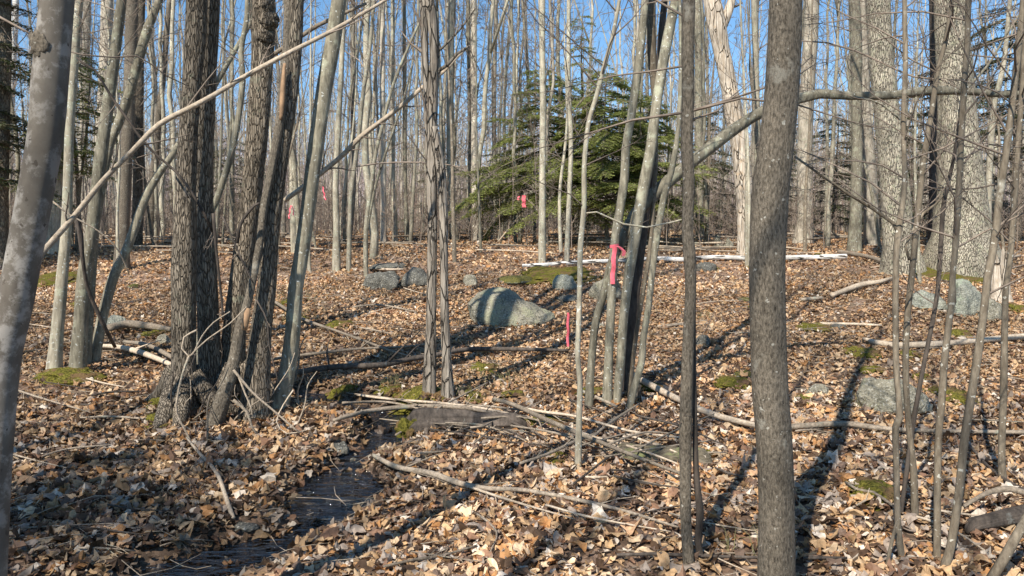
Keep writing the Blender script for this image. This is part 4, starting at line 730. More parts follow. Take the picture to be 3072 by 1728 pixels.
# ------------------------------------------------------------------ rocks
def ico(sub_):
    bm = bmesh.new(); bmesh.ops.create_icosphere(bm, subdivisions=sub_, radius=1)
    v_ = np.array([v.co[:] for v in bm.verts]); f_ = np.array([[v.index for v in f.verts] for f in bm.faces]); bm.free(); return v_, f_
ICO5 = ico(6); ICO4 = ico(5)
def rock(name, label, l, r_, t, b_, mat, seed=1, peak=0.0, dep=.8, cat='rock', ns=.22, cuts=7, sink=.25, hi=False, par=None, prof=None, group=None):
    g = G((l+r_)/2, b_); Y = g[1]; W_ = (r_-l)/FPX*Y*.5; D = W_*dep; H = (b_-t)/FPX*Y; Y2 = Y+D*.75; W_ *= Y2/Y; z0 = gz(g[0]*Y2/Y, Y2)
    top = P((l+r_)/2, t, Y2+D*.1)[2]; H = max(top-z0, H*.4, .02)+sink*0
    v_, f_ = ICO5 if hi else ICO4; rs = np.random.default_rng(seed); v = v_.copy()
    for k in range(cuts):
        n_ = nrm(rs.normal(0, 1, 3)*np.array([1, 1, .8])+np.array([0, 0, .2])); d_ = rs.uniform(.62, .85); s_ = v@n_-d_; v = v-np.clip(s_, 0, None)[:, None]*n_*.85
    v = v*(1+ns*.6*fbm(v*1.3+seed, 3, seed)+ns*.22*fbm(v*6+seed, 3, seed+3))[:, None]
    v[:, 0] /= np.abs(v[:, 0]).max(); v[:, 1] /= np.abs(v[:, 1]).max(); v[:, 2] /= v[:, 2].max()
    zz = np.clip(v[:, 2], 0, 1); v[:, 0] = v[:, 0]*(1-.0*zz)+peak*zz*(1-.0)
    if prof:
        pu, pz = zip(*prof); k_ = np.interp(v[:, 0], pu, pz)/np.clip(np.sqrt(np.clip(1-v[:, 0]**2, 0, 1)), .22, 1); v[:, 2] = np.where(v[:, 2] > 0, v[:, 2]*k_, v[:, 2]); v[:, 2] += np.where(v[:, 2] > 0, .05*fbm(v*3+9, 3, 12), 0)
    v = v*np.array([W_, D, H*1.0]); v[:, 2] = np.where(v[:, 2] < 0, v[:, 2]*.4, v[:, 2])
    c = np.array([P((l+r_)/2, b_, Y2)[0], Y2, z0]); 
    return tag(mesh_np(name, v+c, f_, M[mat], par, c if par is None else np.array(par.location)), label, cat, group) if par is None else mesh_np(name, v+c, f_, M[mat], par, np.array(par.location))
rock('boulder', 'large smooth grey boulder alone in the middle of the clearing', 1378, 1668, 858, 980, 'rock', 8, dep=.65, cat='boulder', ns=.12, hi=True, cuts=3, prof=((-1, .12), (-.88, .45), (-.65, .80), (-.3, 1.0), (0, .93), (.3, .68), (.65, .4), (.95, .22), (1, .1)))
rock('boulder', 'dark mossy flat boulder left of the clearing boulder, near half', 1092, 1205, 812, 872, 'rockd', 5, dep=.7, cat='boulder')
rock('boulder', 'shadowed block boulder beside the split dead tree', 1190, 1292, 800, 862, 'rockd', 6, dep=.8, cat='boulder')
rock('rock', 'flat leaf strewn ledge behind the shadowed block boulder', 1100, 1230, 788, 815, 'rockd', 16, dep=1.2)
rock('rock', 'small rounded rock just left of the large boulder top', 1386, 1434, 822, 859, 'rock', 7)
rock('rock', 'low flat rock right behind the large boulder', 1480, 1604, 826, 858, 'rockm', 8, dep=1.2)
rock('rock', 'round lichened rock below the mossy bank near the white log', 1655, 1733, 822, 872, 'rockg', 9)
rock('rock', 'grey rock partly hidden behind the pink tape', 1766, 1868, 828, 905, 'rock', 10)
rock('rock', 'small low rock right of the large boulder', 1668, 1738, 884, 908, 'rockd', 11, dep=1.)
rock('rock', 'dark low rock under the white log right of the spotted stem', 2085, 2155, 785, 818, 'rockd', 12)
rock('rock', 'distant pale rock left of the snag base', 2140, 2172, 705, 742, 'rock', 13)
rock('rock', 'distant rounded rock touching the snag base', 2170, 2204, 712, 745, 'rock', 14)
rock('rock', 'green lichened rock against the massive oak foot', 2910, 2968, 752, 806, 'rockg', 15)
rock('rock', 'small rock right of the oak foot rock', 2975, 3016, 772, 800, 'rock', 17)
rock('rock_ledge', 'broad pale green lichened ledge with dark cracks below the massive oak', 2728, 2850, 868, 930, 'rockg', 18, dep=.9, cat='ledge', ns=.3, cuts=10)
rock('rock_ledge', 'right slab of the lichened ledge with moss on top', 2815, 2962, 835, 950, 'rockg', 19, dep=.7, cat='ledge', ns=.35, cuts=12)
rock('rock', 'rounded grey rock at the right end of the ledge', 2935, 3012, 895, 966, 'rock', 20)
rock('boulder', 'low weathered boulder with mossy top behind the right saplings', 2570, 2800, 1128, 1250, 'rock', 21, dep=.6, cat='boulder', hi=True, prof=((-1, .3), (-.8, .8), (-.4, 1), (.1, .95), (.5, .8), (.85, .5), (1, .2)))
rock('rock', 'small triangular grey rock right of the foreground trunk', 2414, 2492, 1152, 1192, 'rock', 22)
rock('rock', 'pale stone poking from moss above the low weathered boulder', 2568, 2618, 1045, 1072, 'rockm', 23)
rock('rock', 'greenish flat rock behind the left clump', 312, 378, 944, 985, 'rockg', 24)
rock('rock', 'grey rock left of the furrowed trunks', 466, 522, 1000, 1036, 'rock', 25)
rock('rock', 'low grey rock right of the spotted stem on the slope', 2085, 2140, 1003, 1040, 'rockd', 26)
rock('rock', 'mossy dark rock left of the foreground trunk', 2195, 2262, 1108, 1142, 'rockm', 27)
rock('rock', 'wet black stone in the stream under the grey limb', 980, 1050, 1325, 1368, 'rockd', 28, dep=.7)
rock('rock', 'dark wet stone splitting the stream above the pool', 1040, 1088, 1372, 1400, 'rockd', 30)
rock('rock', 'small black stone at the left bank of the pool', 905, 950, 1470, 1500, 'rockd', 31)
rock('rock', 'wet leafy stone below the lower pool', 690, 780, 1580, 1622, 'rockd', 29)
rs_ = random.Random(4)
for k in range(18):
    b_ = rs_.uniform(735, 1010); a = rs_.uniform(150, 3000); w_ = rs_.uniform(18, 60)*(.4+(b_-700)/350)
    if 1300 < a < 1750 and b_ > 830: continue
    rock('rock', ('small grey stone', 'mossy small stone', 'dark small stone')[k % 3]+' half buried on the slope '+area(a)+(' high up' if b_ < 850 else ''), a-w_/2, a+w_/2, b_-w_*.3, b_, ('rock', 'rockm', 'rockd')[k % 3], 60+k, dep=.9, group='small stones on the slope')
MOSS = ((1412, 1498, 1086, 1122, 'bright olive moss cushion between split dead tree and taped clump'), (2530, 2700, 1440, 1512, 'dark green moss cushion under the right saplings'), (1565, 1728, 1252, 1284, 'low moss streak behind the brush pile'),
        (1625, 1705, 1352, 1396, 'small moss hump left of the pale slender sapling'), (118, 330, 1108, 1150, 'moss mat around the feet of the left clump'), (1130, 1210, 1150, 1190, 'moss tuft on the bank left of the split dead tree'),
        (1378, 1470, 1172, 1210, 'moss right of the split dead tree foot'), (1500, 1580, 1175, 1200, 'flat moss between split dead tree and slender sapling'), (2790, 2930, 1165, 1215, 'moss behind the low weathered boulder'),
        (1565, 1790, 800, 850, 'yellow green moss bank under the white log'), (2780, 2960, 812, 862, 'brownish moss on top of the ledge'), (2372, 2452, 1190, 1216, 'moss covered stub right of the foreground trunk'),
        (2540, 2640, 1040, 1075, 'moss around the pale stone'), (2140, 2260, 1128, 1170, 'moss on the hump left of the foreground trunk'), (2240, 2330, 780, 800, 'moss behind the foreground trunk by the white log'),
        (2700, 2760, 1050, 1072, 'small moss spot below the long pale log'), (90, 240, 810, 860, 'mossy hump behind the leftmost pale stem'), (430, 560, 1240, 1292, 'moss skirt on the furrowed base roots'), (3020, 3085, 900, 950, 'green moss at the right edge beside the stump'),
        (2100, 2160, 1340, 1400, 'moss cap on the right end of the rotten log'))
rs_ = random.Random(17)
MOSS = list(MOSS)
for k in range(24):
    b_ = rs_.uniform(735, 1230); a = rs_.uniform(100, 3000); sc_ = (b_-650)/350
    if 1350 < a < 1700 and b_ > 830: continue
    w_ = rs_.uniform(40, 110)*sc_; MOSS.append((a-w_/2, a+w_/2, b_-w_*.22, b_, ('olive', 'dull green')[k % 2]+' moss patch '+('on the upper slope ' if b_ < 900 else 'on the middle slope ')+area(a)))
def mossp(l, r_, t, b_, lb, seed):
    g = G((l+r_)/2, (t+b_)/2+6); Y = g[1]; W_ = (r_-l)/FPX*Y*.5; D = max((G((l+r_)/2, t)[1]-G((l+r_)/2, b_)[1])*.5, W_*.35); D = min(D, W_*1.6)
    v_, f_ = ICO4; v = v_.copy()*(1+.3*fbm(v_*2.2+seed, 3, seed)+.07*fbm(v_*11, 2, seed))[:, None]*np.array([W_, D, .04+.10*W_])
    xx = v[:, 0]+g[0]; yy = v[:, 1]+g[1]; zz = ground(xx, yy)+v[:, 2]
    tag(mesh_np('moss_cushion', np.stack([xx, yy, zz], -1), f_, M['moss'], None, g), lb, 'moss', 'moss cushions')
for k, (l, r_, t, b_, lb) in enumerate(MOSS): mossp(l, r_, t, b_, lb, k+2)
# rotten logs
def rotlog(label, a, b_, ra, rb, seed, mat='rot', lift=.6):
    p, q = G(*a), G(*b_); pts = np.linspace(0, 1, 30)[:, None]*(q-p)+p; t_ = np.linspace(0, 1, 30); rr = np.linspace(ra, rb, 30)*np.clip(np.sqrt(np.minimum(t_, 1-t_)*9+.03), .2, 1); pts[:, 2] = np.linspace(gz(*p[:2]), gz(*q[:2]), 30)+rr*lift; root = empty('rotten_log', p); tag(root, label, 'log')
    MB().tube(pts, rr, 60, .3, 0, seed, True, nsc=30).build('log', M[mat], root, p); return root, p
root, p = rotlog('rotten log across the stream bank with shadow-black side and mossy end', (1225, 1322), (1580, 1296), .135, .08, 4, 'dark', .75)  # shadow on the log's front is put into its dark colour
rc = P(1232, 1296, p[1]-.02); v_, f_ = ICO4; v = v_*(1+.3*fbm(v_*2.2, 3, 2)+.08*fbm(v_*9, 2, 1))[:, None]*np.array([.10, .1, .12]); mesh_np('moss_end', v+rc, f_, M['moss'], root, p)
rotlog('broad sunken rotten log with split grain right of the slender sapling', (1835, 1375), (2140, 1402), .085, .10, 5, 'rot', .05)
rotlog('dark hollow log at the lower right edge', (2900, 1606), (3120, 1570), .035, .055, 6, 'dark', 1.2)
fallen('fallen_branch', 'curved grey bark slab lying over the dark hollow log', [(2890, 1572, 10), (2960, 1552, 16), (3030, 1548, 18), (3100, 1556, 14)], 'deadwood', lift=4, rough=.25)
# stump right
g = G(3010, 908); root = empty('broken_stump', g); tag(root, 'broken pale stump with jagged top at the right edge', 'stump')
th = np.linspace(0, 2*math.pi, 28, endpoint=False); A = MB(); Y = g[1]+.15; rr = 34*Y/FPX
V = []
for lv, (h, k) in enumerate(((-.1, 1.5), (0, 1.3), (.12, 1.05), (.3, .95), (.5, .9))):
    for j, t_ in enumerate(th):
        jag = (.2*abs(vn(np.array([j*.9, 0, 3.3]), 4))*2 if lv == 4 else 0); V.append((g[0]+rr*k*math.cos(t_)*(1+.1*math.sin(5*t_)), Y+rr*k*math.sin(t_), g[2]+h*.95+jag))
F = [(l*28+j, l*28+(j+1) % 28, (l+1)*28+(j+1) % 28, (l+1)*28+j) for l in range(4) for j in range(28)]
c0 = len(V); V.append((g[0], Y, g[2]+.25)); A.add(V, F, [(112+j, 112+(j+1) % 28, c0) for j in range(28)]); A.build('stump_wood', M['snag'], root, g, False)
pole('cut_stub', 'small stub leaning at the bottom left of the right saplings', 'dead branch', [(2655, 1735, 15, 3.7), (2668, 1660, 14, 3.7), (2683, 1592, 11, 3.7), (2690, 1560, 5, 3.7)], 'sap', 10, .1)
pole('dead_branch', 'thick dark branch poking in at the bottom right corner', 'dead branch', [(2960, 1760, 36, 3.5), (3010, 1680, 34, 3.5), (3060, 1590, 30, 3.5), (3110, 1500, 26, 3.6)], 'sap', 14, .08)
# debris of thin suckers and vines around the furrowed base
VG = 'crooked twigs tangled round the furrowed clump base'
for k, (lb, pts, w0, mt) in enumerate((
        ('looping pale vine in front of the furrowed left trunk', [(590, 990), (552, 1012), (545, 1045), (566, 1070), (580, 1060), (605, 1010), (640, 968), (690, 935)], 7, 'paledead'),
        ('pale vine running down from the loop to the leaves', [(566, 1070), (548, 1120), (532, 1190), (530, 1240), (555, 1290), (580, 1340), (610, 1385)], 9, 'deadwood'),
        ('straight vine crossing up right over the furrowed base', [(570, 1068), (620, 1020), (690, 970), (740, 920)], 6, 'paledead'),
        ('short upright root stick before the furrowed base', [(620, 1350), (623, 1290), (622, 1220), (632, 1180)], 8, 'deadwood'),
        ('thin pale stick leaning on the knobby trunk foot', [(716, 1130), (735, 1180), (752, 1220), (760, 1255)], 7, 'paledead'),
        ('arched stick right of the furrowed base', [(700, 1200), (740, 1235), (755, 1280), (775, 1310)], 12, 'deadwood'),
        ('long dropping branch right of the furrowed base', [(700, 1110), (760, 1180), (830, 1240), (900, 1300)], 10, 'deadwood'),
        ('thin shoot hanging between knobby trunk and leaning trunk', [(770, 900), (800, 960), (808, 1040), (826, 1110), (835, 1150)], 6, 'dark'),
        ('dark thin stem beside the bending smooth stem', [(640, 640), (650, 760), (665, 900), (668, 960)], 12, 'dark'),
        ('slanting brown shoot between the furrowed trunks', [(668, 650), (700, 720), (730, 790), (760, 850)], 8, 'dark'),
        ('rising shoot right of the knobby trunk foot', [(880, 1170), (850, 1215), (830, 1265), (860, 1300), (920, 1290)], 5, 'paledead'),
        ('black crooked dead limb against the knobby trunk', [(712, 730), (716, 690), (735, 650), (765, 615), (780, 610)], 14, 'dark'))):
    pole('dead_branch', lb, 'dead branch', [(a, b_, w0*(1-.45*i_/len(pts)), 5.75 if w0 < 11 else 5.9) for i_, (a, b_) in enumerate(pts)], mt, 8, .12, tw=3, group=VG, step=.05, seed=k+50)
rs_ = random.Random(21)
for k in range(26):
    a = rs_.uniform(500, 900); b_ = rs_.uniform(1150, 1300); h = rs_.uniform(50, 210); dx = rs_.uniform(-110, 110); w0 = rs_.uniform(3, 8)
    g = G(a, b_)[1]; up = [(a, b_, w0, g), (a+dx*.35+rs_.uniform(-14, 14), b_-h*.4, w0*.9, g-.02), (a+dx*.8+rs_.uniform(-14, 14), b_-h*.75, w0*.7, g-.05), (a+dx*1.1, b_-h, w0*.4, g-.03)]
    pole('dead_branch', ('pale crooked shoot sprouting at the furrowed clump base', 'grey crooked shoot sprouting at the furrowed clump base', 'dark crooked shoot sprouting at the furrowed clump base')[k % 3]+(', left side' if a < 600 else ', middle' if a < 740 else ', right side')+(', tall' if h > 130 else ', short')+(', leaning left' if dx < 0 else ', leaning right'), 'dead branch', up, ('paledead', 'deadwood', 'dark')[k % 3], 6, .1, tw=3, group='shoots round the furrowed clump base', step=.04, seed=k+90)
# ------------------------------------------------------------------ pink tapes
def ribbon(path, wd, nx_=2):
    V = []; 
    for k, p in enumerate(path): V += [p+np.array([-wd/2, .004*math.sin(k*1.3), 0]), p+np.array([0, -.004-.003*math.sin(k), 0]), p+np.array([wd/2, .003*math.cos(k*1.7), 0])]
    F = []
    for k in range(len(path)-1):
        for j in range(2): F.append((k*3+j, k*3+j+1, k*3+4+j, k*3+3+j))
    return np.array(V), np.array(F)
def tape(label, px, ty, by, wpx, Y, dx=0, stemr=None, knot=True):
    o = P(px, ty, Y); root = empty('flagging_tape', o); tag(root, label, 'tape', 'pink flagging tapes')
    n_ = 16; path = [P(px+dx*(k/n_)+1.2*math.sin(k*.9), ty+(by-ty)*k/n_, Y-.012+.006*math.sin(k*.7)) for k in range(n_+1)]
    V, F = ribbon(path, wpx*Y/FPX); MB().add(V, F).add(V+np.array([0, .0015, 0]), F[:, ::-1]).build('tail', M['tape'], root, o)
    if stemr:
        c = np.array([stemr[0], stemr[1], o[2]]); t_ = np.linspace(0, 2*math.pi, 25); rr = stemr[2]*1.06
        V = np.vstack([[c+np.array([rr*math.cos(a), rr*math.sin(a), -.012+.02*math.cos(a)*.3]) for a in t_], [c+np.array([rr*math.cos(a), rr*math.sin(a), .014+.02*math.cos(a)*.3]) for a in t_]])
        MB().add(V, [(k, k+1, 26+k, 25+k) for k in range(24)]).build('wrap', M['tape'], root, o)
    if knot:
        a = P(px+wpx*.6, ty, Y-.02); path = [a, P(px+wpx*1.2, ty+4, Y-.03), P(px+wpx*2.2, ty+16, Y-.02), P(px+wpx*2.0, ty+30, Y-.02)]
        V, F = ribbon([np.array(p) for p in path], wpx*.8*Y/FPX); MB().add(V, F).build('bow', M['tape'], root, o)
s, r0, Y = AX['Q1']; zz = P(1842, 738, Y)[2]; k = np.argmin(abs(s[:, 2]-zz)); c = s[k]
tape('long bright pink tape tied round a grey clump stem', 1844, 738, 852, 13, Y-c[3], -7, (c[0], c[1], c[3]))
Yt = 7.2
pole('thin_twig', 'hair thin upright twig holding the narrow pink tape by the slender sapling', 'twig', [(1712, 1120, 2.5, Yt), (1708, 1000, 2.5, Yt), (1712, 930, 2, Yt), (1722, 905, 2, Yt)], 'dark', 6)
tape('narrow pink tape hanging low beside the pale slender sapling', 1704, 938, 1040, 7, Yt, -1, None, False)
tape('small magenta tape on the trunk left of the leaning trunk', 872, 616, 656, 4, 16.0, -6, None, True)
tape('small pink tape right of the leaning trunk, in the distance', 968, 560, 600, 4, 14.0, 8, None, False)
tape('distant red pink tape with a bow near the hemlock foot', 1571, 586, 622, 11, 18.5, 1, None, False)
pole('marker_stake', 'thin stake carrying the distant red pink tape', 'stake', [(1566, 715, 6, 18.6), (1568, 590, 5, 18.6)], 'sap', 8)
tape('loose end of tape left of the distant red pink tape', 1557, 588, 600, 6, 18.5, -3, None, False)
# ------------------------------------------------------------------ evergreens
def hemlock(name, label, x, y, H, spread, seed, h0=1.0, nb=70, mat='needle', z=None, dens=1.0, group=None):
    rs = np.random.default_rng(seed); z = gz(x, y) if z is None else z; org = np.array([x, y, z]); root = empty(name, org); tag(root, label, 'tree', group)
    n_ = 24; hh = np.linspace(0, H, n_); pts = np.column_stack([.04*np.sin(hh*1.3+seed), .04*np.cos(hh), hh]); rad = np.linspace(.013*H, .008, n_)
    MB().tube(pts, rad, 10, .05, .2, seed).build('trunk', M['rough'], root)
    BR_ = []; BRr = []; C0 = []; D0 = []; D1 = []
    for k in range(nb):
        t = (k+rs.random())/nb; h = h0+(H-h0)*t; L = spread*(1-t)**.36*rs.uniform(.3, 1.35)+.15; az = k*2.4+rs.normal(0, .3)
        d = np.array([math.cos(az), math.sin(az), .12]); p = np.array([0, 0, h]); pp = [p]; K = 7
        for q in range(K-1): d = nrm(d+np.array([0, 0, -.10])+rs.normal(0, .09, 3)); pp.append(pp[-1]+d*L/(K-1))
        pp = np.array(pp); BR_.append(pp); BRr.append(np.linspace(.012*L+.003, .002, K)); sd_ = np.array([-math.sin(az), math.cos(az), 0])
        m_ = int(11*L*dens)+4
        for q in range(m_):
            u = .15+.85*(q+rs.random())/m_; i_ = min(int(u*(K-1)), K-2); f = u*(K-1)-i_; b0 = pp[i_]*(1-f)+pp[i_+1]*f; dd = nrm(pp[i_+1]-pp[i_])
            for sg in (-1, 1):
                l2 = L*.38*(1.1-u)*rs.uniform(.7, 1.2)+.10; d2 = nrm(dd*.75+sd_*sg*.85+np.array([0, 0, rs.normal(-.12, .12)]))
                e = b0+d2*l2+np.array([0, 0, -.10*l2]); BR_.append(np.array([b0+(e-b0)*v_ for v_ in np.linspace(0, 1, K)])); BRr.append(np.linspace(.0025, .0012, K))
                ns_ = max(3, int(l2/.045)); ts = (np.arange(ns_)+rs.random(ns_))/ns_
                for sg2 in (-1, 1):
                    side_ = nrm(np.cross(d2, [0, 0, 1]))*sg2; c_ = b0+(e-b0)*ts[:, None]; C0.append(c_)
                    dv = d2*.6+side_*.75+rs.normal(0, .18, (ns_, 3)); dv /= np.linalg.norm(dv, axis=1)[:, None]; D0.append(dv*(rs.uniform(.05, .12, ns_)*(1.15-.5*ts))[:, None])
    C0 = np.vstack(C0); D0 = np.vstack(D0); N_ = len(C0); Wd = np.cross(D0, rs.normal(0, .35, (N_, 3))+np.array([0, 0, 1])); Wd /= np.linalg.norm(Wd, axis=1)[:, None]; Wd *= .017
    V = np.stack([C0, C0+D0*.45+Wd, C0+D0, C0+D0*.45-Wd], 1).reshape(-1, 3); F = np.arange(N_*4).reshape(-1, 4)
    MB().add(V, F).build('foliage', M[mat], root, smooth=False)
    MB().batch(np.array(BR_), np.array(BRr), 3).build('branches', M['twig'], root)
    return root
def gx(px, Y): return (px-CX)/FPX*Y
HG = 'hemlocks around the clearing edge'
hemlock('hemlock_tree', 'broad bushy green hemlock right of centre beyond the white log', gx(1815, 19), 19, 4.1, 1.9, 1, .9, 68, group=HG, dens=1.3)
hemlock('hemlock_tree', 'left leaning lobe hemlock with boughs reaching toward the split dead tree', gx(1630, 20), 20, 4.3, 2.0, 2, .9, 66, group=HG, dens=1.3)
hemlock('hemlock_tree', 'right smaller hemlock behind the taped clump', gx(1940, 20), 20, 3.7, 1.5, 3, .9, 52, group=HG, dens=1.2)
hemlock('hemlock_tree', 'thin tall hemlock with sparse high boughs behind the bushy ones', gx(1745, 24), 24, 6.6, .9, 4, 3.6, 24, group=HG, dens=.5)
hemlock('hemlock_tree', 'added hemlock outside the view, behind the viewer on the left', -5.6, -1.2, 7.5, 1.7, 9, 2.2, 46, group=HG, dens=.55)  # unseen hemlock added to throw shade on the left foreground
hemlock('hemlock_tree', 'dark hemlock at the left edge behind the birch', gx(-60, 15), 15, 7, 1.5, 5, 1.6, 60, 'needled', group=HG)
hemlock('hemlock_tree', 'small green hemlock behind the left clump', gx(235, 17), 17, 4.3, 1.2, 6, 1.6, 40, group=HG, dens=.7)
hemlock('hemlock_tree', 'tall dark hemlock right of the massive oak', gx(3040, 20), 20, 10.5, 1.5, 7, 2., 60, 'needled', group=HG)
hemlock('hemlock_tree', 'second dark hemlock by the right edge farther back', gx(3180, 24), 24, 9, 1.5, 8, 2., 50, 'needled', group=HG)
for k, (px, Y, H) in enumerate(((2120, 27, 4.2), (2330, 30, 4.5), (2500, 26, 4.0), (2680, 28, 4.6), (2790, 23, 5.0), (1310, 36, 4.0), (700, 33, 4.2), (1500, 33, 3.6), (560, 38, 5), (2960, 27, 6))):
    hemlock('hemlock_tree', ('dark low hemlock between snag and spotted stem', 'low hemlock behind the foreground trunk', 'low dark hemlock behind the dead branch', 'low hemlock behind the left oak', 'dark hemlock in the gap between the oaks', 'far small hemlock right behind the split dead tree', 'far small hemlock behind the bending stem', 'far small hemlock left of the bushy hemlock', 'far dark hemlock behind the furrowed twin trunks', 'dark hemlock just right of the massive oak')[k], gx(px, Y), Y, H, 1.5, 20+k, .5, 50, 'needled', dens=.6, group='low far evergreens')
# ------------------------------------------------------------------ forest of bare trees: prototypes, then copies
PROTO = []
def proto(seed, H, r0, n1, L1, a2, a3, h0, lean=0.0, mat='fargrey', fork=False):
    rs = np.random.default_rng(seed); n_ = 26; hh = np.linspace(-.15, H, n_); wob = np.cumsum(rs.normal(0, .035, (n_, 2)), 0)*H/15; wob -= wob[1]
    pts = np.column_stack([wob[:, 0]+lean*hh, wob[:, 1], hh]); r0 = r0*.68; rad = r0*(1-.82*(np.clip(hh, 0, H)/H))
    root = bpy.data.objects.new('forest_tree', None); tr_ = MB().tube(pts, rad, 10, .05, .35, seed, True, 5, .2)
    if fork:
        i_ = int(n_*rs.uniform(.25, .5)); l = limb(pts[i_], np.array([rs.choice([-1, 1])*.35, .1, 1.]), (H-hh[i_])*.9, .3, .06, 9, rs); tr_.tube(l, np.linspace(rad[i_]*.75, .01, 9), 7, .03)
    t = tr_.build('trunk', M[mat]); C = MB(); crown(C, pts, rad, h0, n1, L1, a2, a3, rs, up=.7, ang=(.5, 1.15), rmin=.0024, wob=.15, rk=.33); c = C.build('crown', M['twig'])
    for o in (t, c): COL.objects.unlink(o); 
    PROTO.append((root, t, c))
for k in range(14):
    proto(100+k, rnd.uniform(12, 17), (.055, .065, .075, .085, .1, .06, .12, .07, .15, .05, .09, .19, .065, .11)[k], 20, 1.5+.5*(k % 3), 5, 4, 1.8+.9*(k % 4), (0, .02, -.02, .05, 0, -.04, .01, .03, 0, -.06, .02, 0, .08, -.02)[k], ('fargrey', 'pale', 'smooth')[k % 3], k % 3 == 1)
ORD = ['first', 'second', 'third', 'fourth', 'fifth', 'sixth', 'seventh', 'eighth', 'ninth', 'tenth', 'eleventh', 'twelfth']
place = []; taken = []
tries = 0
while len(place) < 245 and tries < 6000:
    tries += 1; Y = 16+34*rnd.random()**.9; px = rnd.uniform(-350, 3420); x = gx(px, Y)
    if Y < 17.5 and 1500 < px < 2050: continue
    if Y < 19 and rnd.random() < .4: continue
    if any((x-a)**2+(Y-b_)**2 < .45 for a, b_ in taken): continue
    taken.append((x, Y)); k = rnd.randrange(14)
    if Y < 24 and k in (8, 11): k = 2
    if px < 1600 and px > 900 and k in (8, 11, 6): k = rnd.choice([0, 1, 5, 9])
    place.append((px, x, Y, k, rnd.uniform(.85, 1.2), rnd.uniform(0, 6.28)))
desc = {}
for e in place:
    px, x, Y, k, sc_, rz = e; r0 = (.055, .065, .075, .085, .1, .06, .12, .07, .15, .05, .09, .19, .065, .11)[k]*sc_
    th = 'slim' if r0 < .07 else ('medium' if r0 < .11 else 'thick'); dist = 'nearer' if Y < 26 else ('distant' if Y < 38 else 'faraway'); tint = ('grey', 'pale', 'greenish grey')[k % 3]
    desc.setdefault((dist, th, tint, area(px)), []).append(e)
for (dist, th, tint, ar), es in desc.items():
    es.sort(key=lambda e: e[0])
    for q, (px, x, Y, k, sc_, rz) in enumerate(es):
        lb = f'{dist} {th} {tint} tree {ar}' + (f', {ORD[q]} from left' if len(es) > 1 else '')
        r0, t0, c0 = PROTO[k]; r_ = r0.copy(); t_ = t0.copy(); c_ = c0.copy()
        for o in (r_, t_, c_): COL.objects.link(o)
        t_.parent = r_; c_.parent = r_; r_.location = (x, Y, gz(x, Y)); r_.rotation_euler = (rnd.gauss(0, .02), rnd.gauss(0, .03), rz); r_.scale = (sc_,)*3
        tag(r_, lb, 'tree', 'bare trees of the surrounding forest')
# trees standing behind and beside the camera: their shadows fall into the view
for q, (x, Y, k) in enumerate(((-3.2, -2.5, 6), (-5.5, 1.2, 4), (-1.6, -5.2, 3), (.8, -3.6, 10), (-8, -3, 8), (2.2, -7.5, 6), (-4.6, -7.5, 4), (-9.5, 4.5, 13), (-.6, -9, 8), (6.5, -6, 13), (-7, -11, 8), (-12, 0, 11), (8, 2.2, 7), (-4.2, -4.6, 5), (-6.4, -5.2, 6), (-2.6, -8.4, 13), (-9.2, .6, 13), (.2, -6.6, 9), (-2.2, -1.2, 1), (-3.9, -.9, 7), (-5.2, -3.1, 10), (-3.3, -6.2, 12), (-6.9, -1.1, 3), (-7.7, -6.4, 6), (-4.4, 1.9, 0), (-1.1, -3.0, 7), (-5.9, -9.6, 8), (-1.9, -10.4, 13), (-10.6, -4.4, 8), (-8.6, 2.6, 6), (9.5, 6.8, 4), (-11, 11, 6), (12, 10.5, 13), (1.2, -12, 11))):
    r0, t0, c0 = PROTO[k]; r_ = r0.copy(); t_ = t0.copy(); c_ = c0.copy()
    for o in (r_, t_, c_): COL.objects.link(o)
    t_.parent = r_; c_.parent = r_; r_.location = (x, Y, gz(x, Y)); r_.rotation_euler = (0, 0, q*1.9)
    tag(r_, 'bare tree outside the view, '+('behind' if Y < 0 else 'beside')+' the viewer on the '+('left' if x < 0 else 'right'), 'tree', 'bare trees beside and behind the viewer')
# unused: added stems to shade the leaning trunk and the clump stem
def caster(key, shift, dist, lab, rk=1.0):
    s, root, Y = AX[key]; a = s[:, :3]+SUN*dist+np.array([shift, 0, 0]); rr = s[:, 3]*rk
    d = nrm(a[6]-a[0]); d = nrm(a[len(a)//3]-a[0]); z0 = gz(a[0][0], a[0][1]); k = int((a[0][2]-z0+.2)/.3/max(d[2], .3)); low = np.array([a[0]-d*.3*i_ for i_ in range(k, 0, -1)]) if k > 0 else np.zeros((0, 3))
    pts = np.vstack([low, a]); r_ = np.concatenate([np.full(len(low), rr[0]), rr]); org = pts[0]
    rt = empty('forest_tree', org); tag(rt, lab, 'tree', 'bare trees beside and behind the viewer'); MB().tube(pts, r_, 12, .03).build('trunk', M['fargrey'], rt, org)
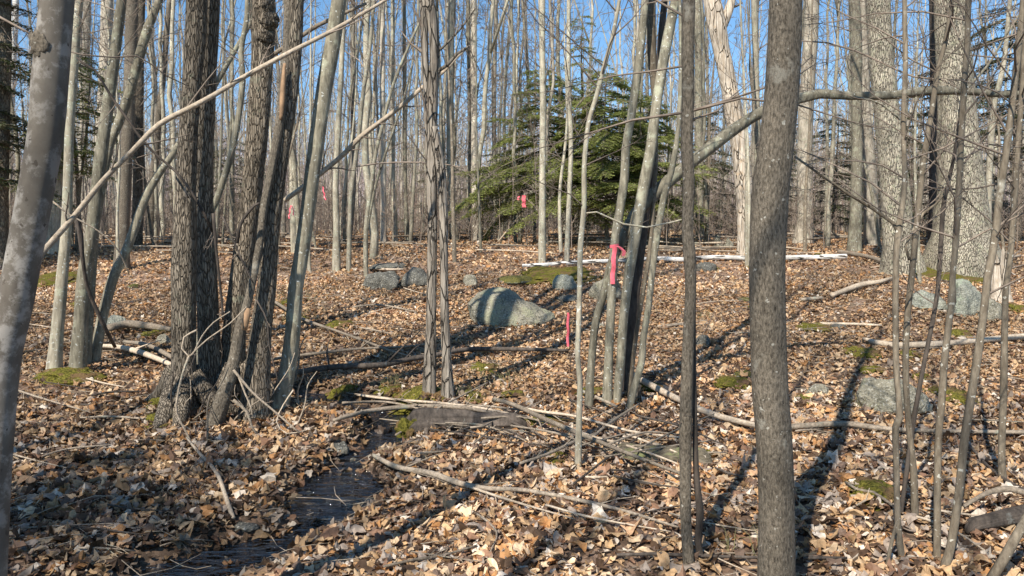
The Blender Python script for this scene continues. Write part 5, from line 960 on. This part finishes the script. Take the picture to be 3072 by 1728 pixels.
#caster('I', -.045, 7.5, 'added leaning tree outside the view to shade the leaning trunk', .75)
#caster('Q4', 0.0, 9.5, 'added slim tree outside the view to shade the taped clump', 1.1)
# ------------------------------------------------------------------ far woodland and undergrowth, one mass each
rs = np.random.default_rng(77)
def wood(N, yl, yh, hmin, hmax, r0, r1, nb, nsub, bl, mat, name, label, cat, tw=.006, lo=.25):
    Y = rs.uniform(yl**2, yh**2, N)**.5; X = rs.uniform(-1, 1, N)*(.64*Y+4); H = rs.uniform(hmin, hmax, N); z = ground(X, Y)
    K = 6; t = np.linspace(0, 1, K); lean = rs.normal(0, .035, (N, 2)); wb = rs.normal(0, .012, (N, K, 2))*H[:, None, None]; wb[:, 0] = 0
    PT = np.stack([X[:, None]+lean[:, :1]*H[:, None]*t+wb[..., 0], Y[:, None]+lean[:, 1:]*H[:, None]*t+wb[..., 1], z[:, None]-.1+H[:, None]*t], -1)
    RD = rs.uniform(r0, r1, N)[:, None]*(1-.8*t)
    A = MB(); A.batch(PT, RD, 5)
    u = lo+(1-lo)*rs.random((N, nb)); i_ = np.minimum((u*(K-1)).astype(int), K-2); f = u*(K-1)-i_
    ar = np.arange(N)[:, None]; b0 = PT[ar, i_]*(1-f)[..., None]+PT[ar, i_+1]*f[..., None]; b0 = b0.reshape(-1, 3); n_ = len(b0)
    az = rs.uniform(0, 6.28, n_); el = rs.uniform(.3, 1.1, n_); L = bl*rs.uniform(.4, 1.2, n_)*(1.15-.6*u.ravel())
    d = np.stack([np.cos(az)*np.cos(el), np.sin(az)*np.cos(el), np.sin(el)], -1)
    m1 = b0+d*L[:, None]*.5+rs.normal(0, .05, (n_, 3))*L[:, None]; e1 = b0+d*L[:, None]+np.array([0, 0, .12])*L[:, None]+rs.normal(0, .06, (n_, 3))*L[:, None]
    A.batch(np.stack([b0, m1, e1], 1), np.stack([np.full(n_, tw*2), np.full(n_, tw*1.4), np.full(n_, tw*.7)], 1), 3)
    p = np.repeat(b0, nsub, 0); q = np.repeat(e1, nsub, 0); v_ = rs.uniform(.25, .95, len(p))[:, None]; s0 = p*(1-v_)+q*v_; LL = np.repeat(L, nsub)[:, None]
    dd = np.repeat(d, nsub, 0)+rs.normal(0, .55, (len(p), 3)); dd /= np.linalg.norm(dd, axis=1)[:, None]; e2 = s0+dd*LL*rs.uniform(.25, .55, (len(p), 1)); m2 = (s0+e2)/2+rs.normal(0, .05, (len(p), 3))*LL
    A.batch(np.stack([s0, m2, e2], 1), np.tile(np.array([tw*1.2, tw, tw*.5]), (len(p), 1)), 3)
    tag(A.build(name, M[mat]), label, cat, kind='stuff')
wood(820, 36, 75, 7, 13, .025, .065, 14, 5, 1.4, 'fargrey', 'far_woodland', 'far bare grey woodland closing the view', 'woodland', .006)
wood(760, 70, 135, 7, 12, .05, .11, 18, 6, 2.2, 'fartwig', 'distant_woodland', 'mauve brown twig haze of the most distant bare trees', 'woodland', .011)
wood(1500, 17, 46, .7, 3.2, .005, .016, 11, 5, .7, 'twig', 'undergrowth', 'thin leafless shrubs and saplings tangled under the far trees', 'undergrowth', .0035, .1)
# grass tufts near the split dead tree foot and the slope
N = 0; A = MB(); L_ = []; Rr = []
for (a, b_, n_, sp) in ((1165, 1160, 60, .12), (1480, 1150, 60, .25), (860, 905, 120, .5), (900, 960, 60, .3), (2100, 960, 25, .15), (2590, 1230, 50, .12), (1385, 1190, 40, .15), (2290, 1670, 12, .05), (2180, 1665, 10, .05)):
    g = G(a, b_)
    for k in range(n_):
        x = g[0]+rs.normal(0, sp*.6); y = g[1]+rs.normal(0, sp*.6); z = gz(x, y); l = rs.uniform(.06, .2); az = rs.uniform(0, 6.28); c = rs.uniform(.3, 1.)
        L_.append([(x, y, z), (x+math.cos(az)*l*.25*c, y+math.sin(az)*l*.25*c, z+l*.6), (x+math.cos(az)*l*.8*c, y+math.sin(az)*l*.8*c, z+l*(1-.4*c))]); Rr.append((.0022, .0018, .0006))
A.batch(np.array(L_), np.array(Rr), 3); tag(A.build('grass_tufts', M['grass']), 'thin dry green tufts of grass in the leaves', 'grass', kind='stuff')
